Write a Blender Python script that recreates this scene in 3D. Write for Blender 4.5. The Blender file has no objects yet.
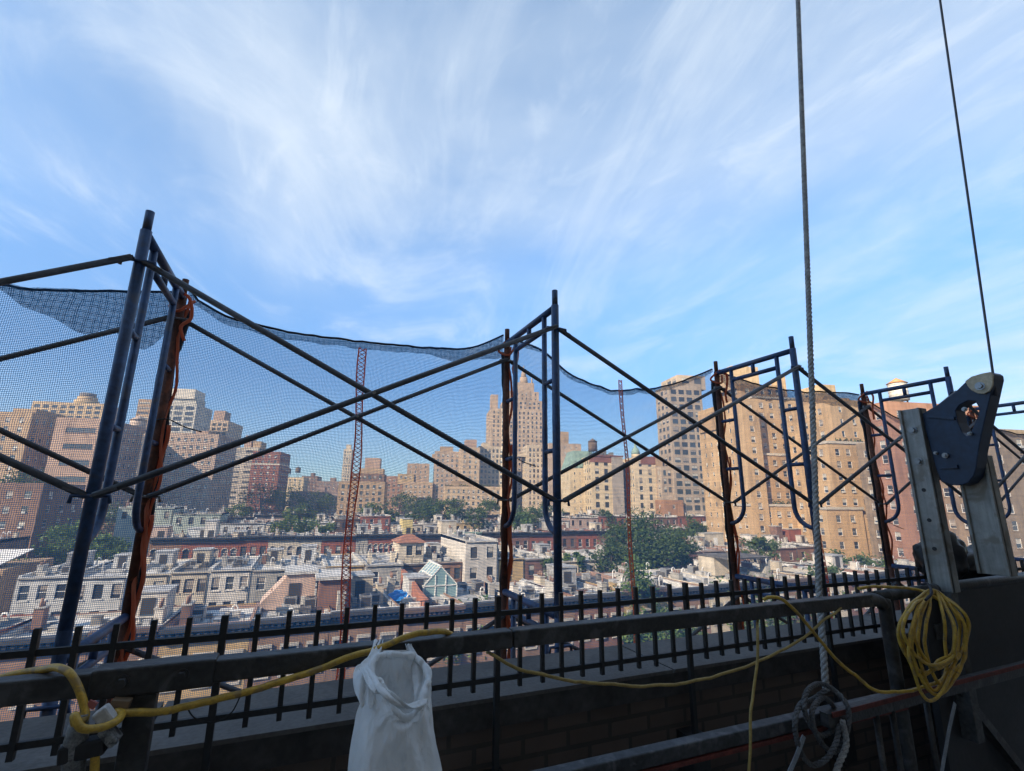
import bpy, bmesh, math, random
from mathutils import Vector, Matrix, noise
from mathutils.geometry import tessellate_polygon
random.seed(11)
C = bpy.context.scene
COL = C.collection
PI = math.pi
# ------------------------------------------------------------------ camera (fitted from the vanishing points)
F, CX, CY = 485.0, 512.0, 385.5
def _d(px, py): return Vector((px-CX, -(py-CY), -F)).normalized()
VX = _d(1690, 512); VY = _d(300, 498); VY = (VY - VX*VX.dot(VY)).normalized(); VZ = VX.cross(VY)
RM = Matrix((VX, VY, VZ))                 # camera -> world
def ray(px, py): return RM @ Vector((px-CX, -(py-CY), -F))
def onY(px, py, y): r = ray(px, py); return r*(y/r.y)
def onZ(px, py, z): r = ray(px, py); return r*(z/r.z)
def at(px, py, dep): return ray(px, py)*(dep/F)
cam = bpy.data.objects.new('camera', bpy.data.cameras.new('camera'))
COL.objects.link(cam); C.camera = cam
cam.data.sensor_width = 36; cam.data.lens = 36*F/1024; cam.data.clip_start = .02; cam.data.clip_end = 6000
cam.matrix_world = RM.to_4x4()
G = -25.0                                 # street level
# ------------------------------------------------------------------ materials
MATS = {}
def _nodes(name):
    m = bpy.data.materials.new(name); m.use_nodes = True
    nt = m.node_tree; b = nt.nodes['Principled BSDF']; return m, nt, b
def N(nt, t, **k):
    n = nt.nodes.new(t)
    for a, v in k.items(): setattr(n, a, v)
    return n
def mat(name, col, rough=.7, metal=0, var=.25, scale=2.0, streak=0, bump=0, spec=.4, fine=None, stain=None):
    """mottled surface: large noise + fine grain, optional vertical streaks"""
    if name in MATS: return MATS[name]
    m, nt, b = _nodes(name); L = nt.links.new
    tc = N(nt, 'ShaderNodeTexCoord')
    n1 = N(nt, 'ShaderNodeTexNoise'); n1.inputs['Scale'].default_value = scale; n1.inputs['Detail'].default_value = 6; n1.inputs['Roughness'].default_value = .65
    L(tc.outputs['Object'], n1.inputs['Vector'])
    mr = N(nt, 'ShaderNodeMapRange'); mr.inputs[1].default_value = .3; mr.inputs[2].default_value = .7
    mr.inputs[3].default_value = 1-var; mr.inputs[4].default_value = 1+var*.6
    L(n1.outputs['Fac'], mr.inputs[0])
    out = mr.outputs[0]
    n2 = N(nt, 'ShaderNodeTexNoise'); n2.inputs['Scale'].default_value = fine or scale*9; n2.inputs['Detail'].default_value = 4
    mp = N(nt, 'ShaderNodeMapping'); mp.inputs['Scale'].default_value = (1, 1, .08 if streak else 1)
    L(tc.outputs['Object'], mp.inputs['Vector']); L(mp.outputs[0], n2.inputs['Vector'])
    m2 = N(nt, 'ShaderNodeMapRange'); m2.inputs[1].default_value = .3; m2.inputs[2].default_value = .7
    m2.inputs[3].default_value = 1-var*.6; m2.inputs[4].default_value = 1+var*.4; L(n2.outputs['Fac'], m2.inputs[0])
    mu = N(nt, 'ShaderNodeMath', operation='MULTIPLY'); L(out, mu.inputs[0]); L(m2.outputs[0], mu.inputs[1])
    vm = N(nt, 'ShaderNodeVectorMath', operation='SCALE'); vm.inputs[0].default_value = col[:3]; L(mu.outputs[0], vm.inputs['Scale'])
    res = vm.outputs[0]
    if streak:
        nb = N(nt, 'ShaderNodeTexNoise'); nb.inputs['Scale'].default_value = 1; nb.inputs['Detail'].default_value = 3; mb_ = N(nt, 'ShaderNodeMapping'); mb_.inputs['Scale'].default_value = (.02, .02, 2.2)
        L(tc.outputs['Object'], mb_.inputs['Vector']); L(mb_.outputs[0], nb.inputs['Vector']); mrb = N(nt, 'ShaderNodeMapRange'); mrb.inputs[1].default_value = .3; mrb.inputs[2].default_value = .7; mrb.inputs[3].default_value = .84; mrb.inputs[4].default_value = 1.12; L(nb.outputs['Fac'], mrb.inputs[0])
        v2 = N(nt, 'ShaderNodeVectorMath', operation='SCALE'); L(res, v2.inputs[0]); L(mrb.outputs[0], v2.inputs['Scale']); res = v2.outputs[0]
        np_ = N(nt, 'ShaderNodeTexNoise'); np_.inputs['Scale'].default_value = .35; np_.inputs['Detail'].default_value = 9; np_.inputs['Distortion'].default_value = 1; mq = N(nt, 'ShaderNodeMapping'); mq.inputs['Scale'].default_value = (1, 1, .35); L(tc.outputs['Object'], mq.inputs['Vector']); L(mq.outputs[0], np_.inputs['Vector'])
        mrp = N(nt, 'ShaderNodeMapRange'); mrp.inputs[1].default_value = .52; mrp.inputs[2].default_value = .66; mrp.inputs[3].default_value = 1; mrp.inputs[4].default_value = .72; L(np_.outputs['Fac'], mrp.inputs[0])
        v3 = N(nt, 'ShaderNodeVectorMath', operation='SCALE'); L(res, v3.inputs[0]); L(mrp.outputs[0], v3.inputs['Scale']); res = v3.outputs[0]
    if stain:
        n3 = N(nt, 'ShaderNodeTexNoise'); n3.inputs['Scale'].default_value = scale*1.7; n3.inputs['Detail'].default_value = 8; n3.inputs['Distortion'].default_value = .6
        L(tc.outputs['Object'], n3.inputs['Vector'])
        m3 = N(nt, 'ShaderNodeMapRange'); m3.inputs[1].default_value = .54; m3.inputs[2].default_value = .64; L(n3.outputs['Fac'], m3.inputs[0])
        mx = N(nt, 'ShaderNodeMix', data_type='RGBA'); L(m3.outputs[0], mx.inputs[0]); L(res, mx.inputs[6]); mx.inputs[7].default_value = (*stain, 1)
        res = mx.outputs[2]
    L(res, b.inputs['Base Color'])
    b.inputs['Roughness'].default_value = rough; b.inputs['Metallic'].default_value = metal
    b.inputs['Specular IOR Level'].default_value = spec
    if bump:
        bp = N(nt, 'ShaderNodeBump'); bp.inputs['Strength'].default_value = bump; bp.inputs['Distance'].default_value = .01
        L(n2.outputs['Fac'], bp.inputs['Height']); L(bp.outputs[0], b.inputs['Normal'])
    MATS[name] = m; return m
def brickmat(name, c1, c2, mortar, bw=.22, bh=.075, axis='XZ', rough=.85, var=.3, msize=.012):
    """real brick courses laid in object metres"""
    if name in MATS: return MATS[name]
    m, nt, b = _nodes(name); L = nt.links.new
    tc = N(nt, 'ShaderNodeTexCoord'); sp = N(nt, 'ShaderNodeSeparateXYZ'); L(tc.outputs['Object'], sp.inputs[0])
    ad = N(nt, 'ShaderNodeMath', operation='ADD'); L(sp.outputs['X'], ad.inputs[0]); L(sp.outputs['Y'], ad.inputs[1])
    cb = N(nt, 'ShaderNodeCombineXYZ'); L(ad.outputs[0], cb.inputs[0]); L(sp.outputs['Z'], cb.inputs[1])
    br = N(nt, 'ShaderNodeTexBrick'); br.inputs['Scale'].default_value = 1; br.inputs['Brick Width'].default_value = bw
    br.inputs['Row Height'].default_value = bh; br.inputs['Mortar Size'].default_value = msize; br.inputs['Mortar Smooth'].default_value = .2
    br.inputs['Color1'].default_value = (*c1, 1); br.inputs['Color2'].default_value = (*c2, 1); br.inputs['Mortar'].default_value = (*mortar, 1)
    L(cb.outputs[0], br.inputs['Vector'])
    n1 = N(nt, 'ShaderNodeTexNoise'); n1.inputs['Scale'].default_value = 1.1; n1.inputs['Detail'].default_value = 7; L(tc.outputs['Object'], n1.inputs['Vector'])
    mr = N(nt, 'ShaderNodeMapRange'); mr.inputs[1].default_value = .3; mr.inputs[2].default_value = .7; mr.inputs[3].default_value = 1-var; mr.inputs[4].default_value = 1+var*.5
    L(n1.outputs['Fac'], mr.inputs[0])
    vm = N(nt, 'ShaderNodeVectorMath', operation='SCALE'); L(br.outputs['Color'], vm.inputs[0]); L(mr.outputs[0], vm.inputs['Scale'])
    L(vm.outputs[0], b.inputs['Base Color']); b.inputs['Roughness'].default_value = rough; b.inputs['Specular IOR Level'].default_value = .25
    bp = N(nt, 'ShaderNodeBump'); bp.inputs['Strength'].default_value = .5; bp.inputs['Distance'].default_value = .006; bp.invert = True
    L(br.outputs['Fac'], bp.inputs['Height']); L(bp.outputs[0], b.inputs['Normal'])
    MATS[name] = m; return m
def glassmat(name, col, rough=.06):
    if name in MATS: return MATS[name]
    m, nt, b = _nodes(name); b.inputs['Base Color'].default_value = (*col, 1); b.inputs['Roughness'].default_value = rough
    b.inputs['Specular IOR Level'].default_value = .8; MATS[name] = m; return m
def leafmat(name, c1, c2):
    if name in MATS: return MATS[name]
    m, nt, b = _nodes(name); L = nt.links.new
    g = N(nt, 'ShaderNodeNewGeometry'); mx = N(nt, 'ShaderNodeMix', data_type='RGBA'); L(g.outputs['Random Per Island'], mx.inputs[0])
    mx.inputs[6].default_value = (*c1, 1); mx.inputs[7].default_value = (*c2, 1); L(mx.outputs[2], b.inputs['Base Color'])
    b.inputs['Roughness'].default_value = .6; b.inputs['Specular IOR Level'].default_value = .25
    tr = N(nt, 'ShaderNodeBsdfTranslucent'); L(mx.outputs[2], tr.inputs[0]); ms = N(nt, 'ShaderNodeMixShader'); ms.inputs[0].default_value = .3
    L(b.outputs[0], ms.inputs[1]); L(tr.outputs[0], ms.inputs[2]); L(ms.outputs[0], nt.nodes['Material Output'].inputs[0])
    MATS[name] = m; return m
def netmat(name, thread, cell=.011, duty=.17, seed=0):
    """woven debris netting: open holes between threads, woven in the sheet's own metres"""
    m, nt, b = _nodes(name); L = nt.links.new; tl = N(nt, 'ShaderNodeBsdfTranslucent'); tl.inputs[0].default_value = (*thread, 1); m0 = N(nt, 'ShaderNodeMixShader'); m0.inputs[0].default_value = .5; L(b.outputs[0], m0.inputs[1]); L(tl.outputs[0], m0.inputs[2])
    uv = N(nt, 'ShaderNodeUVMap'); sp = N(nt, 'ShaderNodeSeparateXYZ')
    nz = N(nt, 'ShaderNodeTexNoise'); nz.inputs['Scale'].default_value = 5; nz.inputs['Detail'].default_value = 2; L(uv.outputs[0], nz.inputs['Vector'])
    sc = N(nt, 'ShaderNodeVectorMath', operation='SCALE'); sc.inputs['Scale'].default_value = .03; L(nz.outputs['Color'], sc.inputs[0])
    av = N(nt, 'ShaderNodeVectorMath', operation='ADD'); L(uv.outputs[0], av.inputs[0]); L(sc.outputs[0], av.inputs[1]); L(av.outputs[0], sp.inputs[0])
    def line(sock, per, dt):
        f = N(nt, 'ShaderNodeMath', operation='DIVIDE'); L(sock, f.inputs[0]); f.inputs[1].default_value = per
        fr = N(nt, 'ShaderNodeMath', operation='FRACT'); L(f.outputs[0], fr.inputs[0])
        lt = N(nt, 'ShaderNodeMath', operation='LESS_THAN'); L(fr.outputs[0], lt.inputs[0]); lt.inputs[1].default_value = dt; return lt.outputs[0]
    a = line(sp.outputs['X'], cell, duty); c = line(sp.outputs['Y'], cell*1.15, duty)
    mx = N(nt, 'ShaderNodeMath', operation='MAXIMUM'); L(a, mx.inputs[0]); L(c, mx.inputs[1])
    b.inputs['Base Color'].default_value = (*thread, 1); b.inputs['Roughness'].default_value = .6
    t = N(nt, 'ShaderNodeBsdfTransparent'); ms = N(nt, 'ShaderNodeMixShader')
    L(mx.outputs[0], ms.inputs[0]); L(t.outputs[0], ms.inputs[1]); L(m0.outputs[0], ms.inputs[2]); L(ms.outputs[0], nt.nodes['Material Output'].inputs[0])
    return m
# ------------------------------------------------------------------ mesh builder
ORI = {}
class MB:
    def __init__(s): s.v = []; s.f = []; s.m = []; s.mi = 0; s.sm = []; s.smooth = False; s.uv = None
    def quad(s, *p):
        i = len(s.v); s.v += [Vector(q) for q in p]; s.f.append(tuple(range(i, i+len(p)))); s.m.append(s.mi); s.sm.append(s.smooth)
    def box(s, lo, hi, u=None, o=None):
        """axis box, or in frame (origin o, x axis u) when given"""
        def T(x, y, z):
            if u is None: return Vector((x, y, z))
            return Vector((o[0]+u[0]*x-u[1]*y, o[1]+u[1]*x+u[0]*y, z))
        (a, b, c), (d, e, f) = lo, hi; i = len(s.v)
        s.v += [T(a,b,c), T(d,b,c), T(d,e,c), T(a,e,c), T(a,b,f), T(d,b,f), T(d,e,f), T(a,e,f)]
        for q in ((0,3,2,1),(4,5,6,7),(0,1,5,4),(1,2,6,5),(2,3,7,6),(3,0,4,7)):
            s.f.append(tuple(i+k for k in q)); s.m.append(s.mi); s.sm.append(False)
    def bar(s, p, q, w, h=None, up=(0,0,1)):
        p, q = Vector(p), Vector(q); d = (q-p).normalized(); up = Vector(up)
        if abs(d.dot(up)) > .95: up = Vector((0,1,0))
        x = d.cross(up).normalized(); y = x.cross(d).normalized(); h = h or w; i = len(s.v)
        for e in (p, q):
            for a, b in ((-1,-1),(1,-1),(1,1),(-1,1)): s.v.append(e+x*(a*w/2)+y*(b*h/2))
        for q4 in ((0,1,2,3),(7,6,5,4),(0,4,5,1),(1,5,6,2),(2,6,7,3),(3,7,4,0)):
            s.f.append(tuple(i+k for k in q4)); s.m.append(s.mi); s.sm.append(False)
    def tube(s, pts, r, n=8, closed=False, cap=True):
        pts = [Vector(p) for p in pts]; k = len(pts); rr = r if isinstance(r, (list, tuple)) else [r]*k
        i0 = len(s.v); x = None
        for j, p in enumerate(pts):
            if closed: d = (pts[(j+1) % k]-pts[j-1])
            else: d = pts[min(j+1, k-1)]-pts[max(j-1, 0)]
            d.normalize()
            if x is None:
                a = Vector((0,0,1)) if abs(d.z) < .9 else Vector((1,0,0)); x = d.cross(a).normalized()
            else: x = (x-d*x.dot(d)).normalized()
            y = d.cross(x)
            for q in range(n):
                t = 2*PI*q/n; s.v.append(p+(x*math.cos(t)+y*math.sin(t))*rr[j])
        for j in range(k if closed else k-1):
            a = i0+j*n; b = i0+((j+1) % k)*n
            for q in range(n):
                s.f.append((a+q, a+(q+1) % n, b+(q+1) % n, b+q)); s.m.append(s.mi); s.sm.append(True)
        if cap and not closed:
            s.f.append(tuple(i0+q for q in reversed(range(n)))); s.m.append(s.mi); s.sm.append(False)
            s.f.append(tuple(i0+(k-1)*n+q for q in range(n))); s.m.append(s.mi); s.sm.append(False)
    def cyl(s, p, q, r, n=16, r2=None): s.tube([p, q], [r, r if r2 is None else r2], n)
    def prism(s, outer, vec, holes=()):
        """flat outline (3-D points) with holes, given thickness along vec"""
        loops = [[Vector(p) for p in outer]]+[[Vector(p) for p in h] for h in holes]
        tris = tessellate_polygon(loops); flat = [p for l in loops for p in l]; n = len(flat); i = len(s.v); vec = Vector(vec)
        s.v += flat+[p+vec for p in flat]
        for t in tris:
            s.f.append(tuple(i+k for k in t)); s.f.append(tuple(i+n+k for k in reversed(t))); s.m += [s.mi]*2; s.sm += [False]*2
        o = 0
        for l in loops:
            for k in range(len(l)):
                a, b = o+k, o+(k+1) % len(l); s.f.append((i+a, i+b, i+n+b, i+n+a)); s.m.append(s.mi); s.sm.append(False)
            o += len(l)
    def mesh(s, name, mats, org=Vector((0,0,0)), fix=False):
        me = bpy.data.meshes.new(name); me.from_pydata([v-org for v in s.v], [], s.f)
        for m in (mats if isinstance(mats, (list, tuple)) else [mats]): me.materials.append(m)
        me.polygons.foreach_set('material_index', s.m); me.polygons.foreach_set('use_smooth', s.sm)
        if s.uv:
            l = me.uv_layers.new(name='UVMap'); l.data.foreach_set('uv', [c for p in me.polygons for k in p.vertices for c in s.uv[k]])
        if fix:
            bm = bmesh.new(); bm.from_mesh(me); bmesh.ops.recalc_face_normals(bm, faces=bm.faces); bm.to_mesh(me); bm.free()
        me.update(); return me
    def build(s, name, mats, parent=None, fix=False, loc=None):
        org = ORI[parent.name] if parent else (Vector(loc) if loc else Vector((0,0,0)))
        o = bpy.data.objects.new(name, s.mesh(name, mats, org, fix)); COL.objects.link(o)
        if parent: o.parent = parent; ORI[o.name] = org
        else: o.location = org; ORI[o.name] = org
        return o
def thing(name, label, cat, loc, group=None):
    o = bpy.data.objects.new(name, None); COL.objects.link(o); o.location = loc; o.empty_display_size = .2
    o['label'] = label; o['category'] = cat
    if group: o['group'] = group
    ORI[o.name] = Vector(loc); return o
def tag(o, label, cat, group=None):
    o['label'] = label; o['category'] = cat
    if group: o['group'] = group
    return o
def structure(name, mb, m):
    o = mb.build(name, m); o['kind'] = 'structure'; return o
def dup(root, loc, label, group=None):
    r = root.copy(); COL.objects.link(r); r.location = loc; r['label'] = label; ORI[r.name] = Vector(loc)
    if group: r['group'] = group
    for ch in [o for o in CHILD(root)]:
        c = ch.copy(); COL.objects.link(c); c.parent = r
        for g in CHILD(ch):
            d = g.copy(); COL.objects.link(d); d.parent = c
    return r
def CHILD(o): return [x for x in bpy.data.objects if x.parent == o]
def spline(pts, n=8, closed=False):
    pts = [Vector(p) for p in pts]; k = len(pts); out = []
    for i in range(k if closed else k-1):
        if closed: a, b, c, d = pts[i-1], pts[i], pts[(i+1) % k], pts[(i+2) % k]
        else: a, b, c, d = pts[max(i-1,0)], pts[i], pts[i+1], pts[min(i+2,k-1)]
        for j in range(n):
            t = j/n; out.append(.5*((2*b)+(c-a)*t+(2*a-5*b+4*c-d)*t*t+(3*b-a-3*c+d)*t**3))
    if not closed: out.append(pts[-1])
    return out
# ------------------------------------------------------------------ world, sun
EL, AZX, AZY = math.radians(30), -.9, -.436
w = bpy.data.worlds.new('World'); C.world = w; w.use_nodes = True; nt = w.node_tree; L = nt.links.new
bg = nt.nodes['Background']; sky = N(nt, 'ShaderNodeTexSky', sky_type='NISHITA'); sky.sun_disc = False
sky.sun_elevation = EL; sky.sun_rotation = math.atan2(AZX, AZY); sky.air_density = 1.0; sky.dust_density = .05; sky.ozone_density = 2.2; sky.altitude = 50
tc = N(nt, 'ShaderNodeTexCoord'); sp = N(nt, 'ShaderNodeSeparateXYZ'); L(tc.outputs['Generated'], sp.inputs[0])
zz = N(nt, 'ShaderNodeMath', operation='MAXIMUM'); L(sp.outputs['Z'], zz.inputs[0]); zz.inputs[1].default_value = 0
za = N(nt, 'ShaderNodeMath', operation='ADD'); L(zz.outputs[0], za.inputs[0]); za.inputs[1].default_value = .10
dv = N(nt, 'ShaderNodeVectorMath', operation='DIVIDE'); L(tc.outputs['Generated'], dv.inputs[0])
cb = N(nt, 'ShaderNodeCombineXYZ'); L(za.outputs[0], cb.inputs[0]); L(za.outputs[0], cb.inputs[1]); cb.inputs[2].default_value = 1; L(cb.outputs[0], dv.inputs[1])
def cloud_layer(rotz, sx, sy, sc, dist, lo, hi, off, det=9, rough=.62):
    mp = N(nt, 'ShaderNodeMapping'); mp.inputs['Rotation'].default_value = (0, 0, rotz); mp.inputs['Scale'].default_value = (sx, sy, 0); mp.inputs['Location'].default_value = off
    L(dv.outputs[0], mp.inputs['Vector'])
    n = N(nt, 'ShaderNodeTexNoise'); n.inputs['Scale'].default_value = sc; n.inputs['Detail'].default_value = det; n.inputs['Roughness'].default_value = rough; n.inputs['Distortion'].default_value = dist
    L(mp.outputs[0], n.inputs['Vector'])
    r = N(nt, 'ShaderNodeMapRange', interpolation_type='SMOOTHSTEP'); r.inputs[1].default_value = lo; r.inputs[2].default_value = hi; L(n.outputs['Fac'], r.inputs[0]); return r.outputs[0]
def mth(op, a, b):
    m = N(nt, 'ShaderNodeMath', operation=op)
    for i, x in enumerate((a, b)):
        if isinstance(x, (int, float)): m.inputs[i].default_value = x
        else: L(x, m.inputs[i])
    return m.outputs[0]
ROT = math.radians(16)
veil = cloud_layer(-.4, .8, .5, .8, .7, .34, .72, (1.3, .4, 0), 6, .56)
wisp = cloud_layer(-.30, 1.25, .62, 1.1, 1.9, .42, .80, (2.2, .7, 0), 9, .64)
fine = cloud_layer(-.9, 3.6, 1.3, 1.6, 1.6, .46, .80, (5.1, 3.3, 0))
dens = mth('ADD', mth('MULTIPLY', veil, .60), mth('ADD', mth('MULTIPLY', wisp, .52), mth('MULTIPLY', mth('MULTIPLY', fine, veil), .60)))
sb = N(nt, 'ShaderNodeVectorMath', operation='SUBTRACT'); L(dv.outputs[0], sb.inputs[0]); sb.inputs[1].default_value = (-.15, 1.40, 0)
sq = N(nt, 'ShaderNodeSeparateXYZ'); L(sb.outputs[0], sq.inputs[0])
ex = mth('ADD', mth('POWER', mth('ABSOLUTE', mth('MULTIPLY', sq.outputs['X'], 1.15), 0), 2), mth('POWER', mth('ABSOLUTE', mth('MULTIPLY', sq.outputs['Y'], 1.25), 0), 2))
bank = mth('EXPONENT', mth('MULTIPLY', ex, -1.0), 0)
dens = mth('ADD', mth('MULTIPLY', dens, mth('ADD', mth('MULTIPLY', bank, .35), .80)), mth('MULTIPLY', bank, .10))
hz = N(nt, 'ShaderNodeMapRange', interpolation_type='SMOOTHSTEP'); hz.inputs[1].default_value = .30; hz.inputs[2].default_value = .43
dx = N(nt, 'ShaderNodeSeparateXYZ'); L(dv.outputs[0], dx.inputs[0]); L(mth('ADD', sp.outputs['Z'], mth('ADD', mth('MULTIPLY', dx.outputs['X'], .06), mth('MULTIPLY', wisp, .09))), hz.inputs[0])
dens = mth('SUBTRACT', 1.0, mth('EXPONENT', mth('MULTIPLY', mth('MULTIPLY', dens, hz.outputs[0]), -1.15), 0))
zr = N(nt, 'ShaderNodeValToRGB'); L(sp.outputs['Z'], zr.inputs[0]); e = zr.color_ramp.elements
e[0].position = 0; e[0].color = (.30,.42,.55,1); e[1].position = .75; e[1].color = (.80,.97,.97,1); q = zr.color_ramp.elements.new(.22); q.color = (.31,.48,.64,1); q = zr.color_ramp.elements.new(.42); q.color = (.52,.75,.88,1)
sm = N(nt, 'ShaderNodeVectorMath', operation='MULTIPLY'); L(sky.outputs[0], sm.inputs[0]); L(zr.outputs[0], sm.inputs[1])
mx = N(nt, 'ShaderNodeMix', data_type='RGBA'); L(dens, mx.inputs[0]); L(sm.outputs[0], mx.inputs[6]); mx.inputs[7].default_value = (2.95, 3.25, 3.55, 1)
L(mx.outputs[2], bg.inputs['Color']); bg.inputs['Strength'].default_value = .15
sun = bpy.data.objects.new('sun', bpy.data.lights.new('sun', 'SUN')); COL.objects.link(sun)
sun.data.energy = 4.9; sun.data.angle = math.radians(.5); sun.data.color = (1, .83, .62)
h = math.hypot(AZX, AZY); sd = Vector((AZX/h*math.cos(EL), AZY/h*math.cos(EL), math.sin(EL)))
sun.rotation_euler = sd.to_track_quat('Z', 'Y').to_euler(); sun.location = (-30, -20, 60)
C.view_settings.view_transform = 'Standard'; C.view_settings.look = 'None'; C.view_settings.exposure = 1.1; C.view_settings.gamma = 1
try:
    C.cycles.max_bounces = 6; C.cycles.diffuse_bounces = 3; C.cycles.glossy_bounces = 3; C.cycles.transparent_max_bounces = 24; C.cycles.use_denoising = True
except Exception: pass
# ------------------------------------------------------------------ windows
FR = {'white': mat('white window paint', (.75,.74,.70), .5, var=.08), 'dark': mat('dark window paint', (.06,.055,.05), .5), 'brown': mat('brown window paint', (.16,.10,.07), .5), 'green': mat('green window paint', (.10,.16,.13), .5)}
GLS = [glassmat('dark pane', (.04,.043,.046)), glassmat('grey pane', (.085,.088,.09), .1), glassmat('blue pane', (.06,.075,.09))]
BLIND = mat('window blind', (.46,.43,.37), .6, var=.1); DRAPE = mat('window drape', (.32,.28,.24), .7)
ACM = mat('air conditioner case', (.55,.54,.50), .5, var=.15)
WC = {}
def window_mesh(w, h, trim, frame, var, arch=False, wall=None, ac=False, sill=True, hood=False, div=1):
    key = (round(w,2), round(h,2), trim.name if trim else '', frame, var, arch, wall.name if wall else '', ac, sill, hood, div)
    if key in WC: return WC[key]
    b = MB(); D = .16; mats = [wall or FR['dark'], FR[frame], GLS[var % 3], trim or FR[frame], BLIND if var % 2 else DRAPE, ACM]
    b.mi = 0                                   # reveal
    b.quad((-w/2,0,0),(-w/2,D,0),(-w/2,D,h),(-w/2,0,h)); b.quad((w/2,0,0),(w/2,0,h),(w/2,D,h),(w/2,D,0))
    b.quad((-w/2,0,h),(-w/2,D,h),(w/2,D,h),(w/2,0,h)); b.quad((-w/2,0,0),(w/2,0,0),(w/2,D,0),(-w/2,D,0))
    fw = min(.07, w*.08); b.mi = 1
    for (x0,x1,z0,z1) in ((-w/2,-w/2+fw,0,h),(w/2-fw,w/2,0,h),(-w/2+fw,w/2-fw,0,fw),(-w/2+fw,w/2-fw,h-fw,h)): b.box((x0,D-.07,z0),(x1,D-.002,z1))
    if div: b.box((-w/2+fw, D-.06, h*.5-.03),(w/2-fw, D-.004, h*.5+.03))
    for k in range(1, div):
        x = -w/2+w*k/div; b.box((x-.035, D-.065, fw),(x+.035, D-.003, h-fw))
    b.mi = 2; b.quad((-w/2,D-.02,0),(w/2,D-.02,0),(w/2,D-.02,h),(-w/2,D-.02,h))
    if var >= 3:                               # blind or drape drawn part way
        k = (.35,.55,.75,.5)[var % 4]; b.mi = 4
        b.quad((-w/2+fw,D-.03,h*(1-k)),(w/2-fw,D-.03,h*(1-k)),(w/2-fw,D-.03,h-fw),(-w/2+fw,D-.03,h-fw))
    if sill: b.mi = 3; b.box((-w/2-.1,-.1,-.14),(w/2+.1,.02,0))
    if hood: b.mi = 3; b.box((-w/2-.14,-.16,h+.01),(w/2+.14,-.002,h+.24)); b.box((-w/2-.16,-.07,-.01),(-w/2-.01,-.003,h)); b.box((w/2+.01,-.07,-.01),(w/2+.16,-.003,h))
    if arch:
        b.mi = 0; r = w/2; n = 10
        for sx in (-1, 1):
            for i in range(n//2):
                t0, t1 = PI/2*i/(n//2), PI/2*(i+1)/(n//2)
                p0 = (sx*r*math.cos(t0), -.002, h-r+r*math.sin(t0)); p1 = (sx*r*math.cos(t1), -.002, h-r+r*math.sin(t1)); b.quad(p0, p1, (sx*r, -.002, h))
        b.mi = 3; pts = [(r*1.09*math.cos(PI*i/12), -.03, h-r+r*1.09*math.sin(PI*i/12)) for i in range(13)]; b.tube(pts, .08, 4)
    if ac: b.mi = 5; b.box((-w*.28,-.3,.02),(w*.28,D-.05,.42))
    WC[key] = (b.mesh('window', mats)); return WC[key]
def rest_mesh(pl):  # many further windows of one facade as one mass
    return pl
class Tier:
    pass
def facade(root, mb, A, u, Lw, z0, z1, sp, out, wall):
    """one wall with real openings; windows are appended to out"""
    A = Vector((A[0], A[1])); u = Vector(u); holes = set(); S = [0, Lw]; T = [z0, z1]
    if sp and Lw > sp.get('w', 1.2)+.6:
        w_, h_, px, pz = sp['w'], sp['h'], sp.get('px', 3), sp.get('pz', 3.1); mg = sp.get('m', .5)
        xs = sp.get('xs'); 
        if xs is None:
            n = max(1, int((Lw-2*mg)/px+.35)); st = (Lw-2*mg)/n; xs = [mg+st*(i+.5) for i in range(n)]
        else: xs = [x*Lw for x in xs]
        zt = z1-sp.get('top', .9)-h_; zb = max(z0+.3, sp.get('zmin', -17)); rows = []
        z = zt
        while z > zb: rows.append(z); z -= pz
        for x in xs: S += [x-w_/2, x+w_/2]
        for z in rows: T += [z, z+h_]
        rnd = random.Random(int(abs(A[0])*17+Lw*31))
        for x in xs:
            for z in rows:
                if rnd.random() < sp.get('skip', 0): continue
                holes.add((round(x-w_/2, 4), round(z, 4)))
                ac = rnd.random() < sp.get('ac', .15); var = rnd.choice(sp.get('vars', (0, 1, 2, 0, 3, 4, 5, 6)))
                out.append((A.x+u.x*x, A.y+u.y*x, z, math.atan2(u.y, u.x), window_mesh(w_, h_, sp.get('trim') or wall, sp.get('frame', 'white'), var, sp.get('arch', False), wall, ac, sp.get('sill', True), sp.get('hood', False), sp.get('div', 1))))
    S = sorted(set(round(s, 4) for s in S)); T = sorted(set(round(t, 4) for t in T))
    starts = {}
    for hx, hz_ in holes: starts.setdefault(hx, set()).add(hz_)
    for i in range(len(S)-1):
        hs = starts.get(S[i])
        j = 0
        while j < len(T)-1:
            if hs and T[j] in hs: j += 1; continue
            k = j                             # merge the solid run upwards
            while k+1 < len(T)-1 and not (hs and T[k+1] in hs) : k += 1
            a, b = S[i], S[i+1]; p = lambda s_, t_: (A.x+u.x*s_, A.y+u.y*s_, t_)
            mb.quad(p(a, T[j]), p(b, T[j]), p(b, T[k+1]), p(a, T[k+1])); j = k+1
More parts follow.
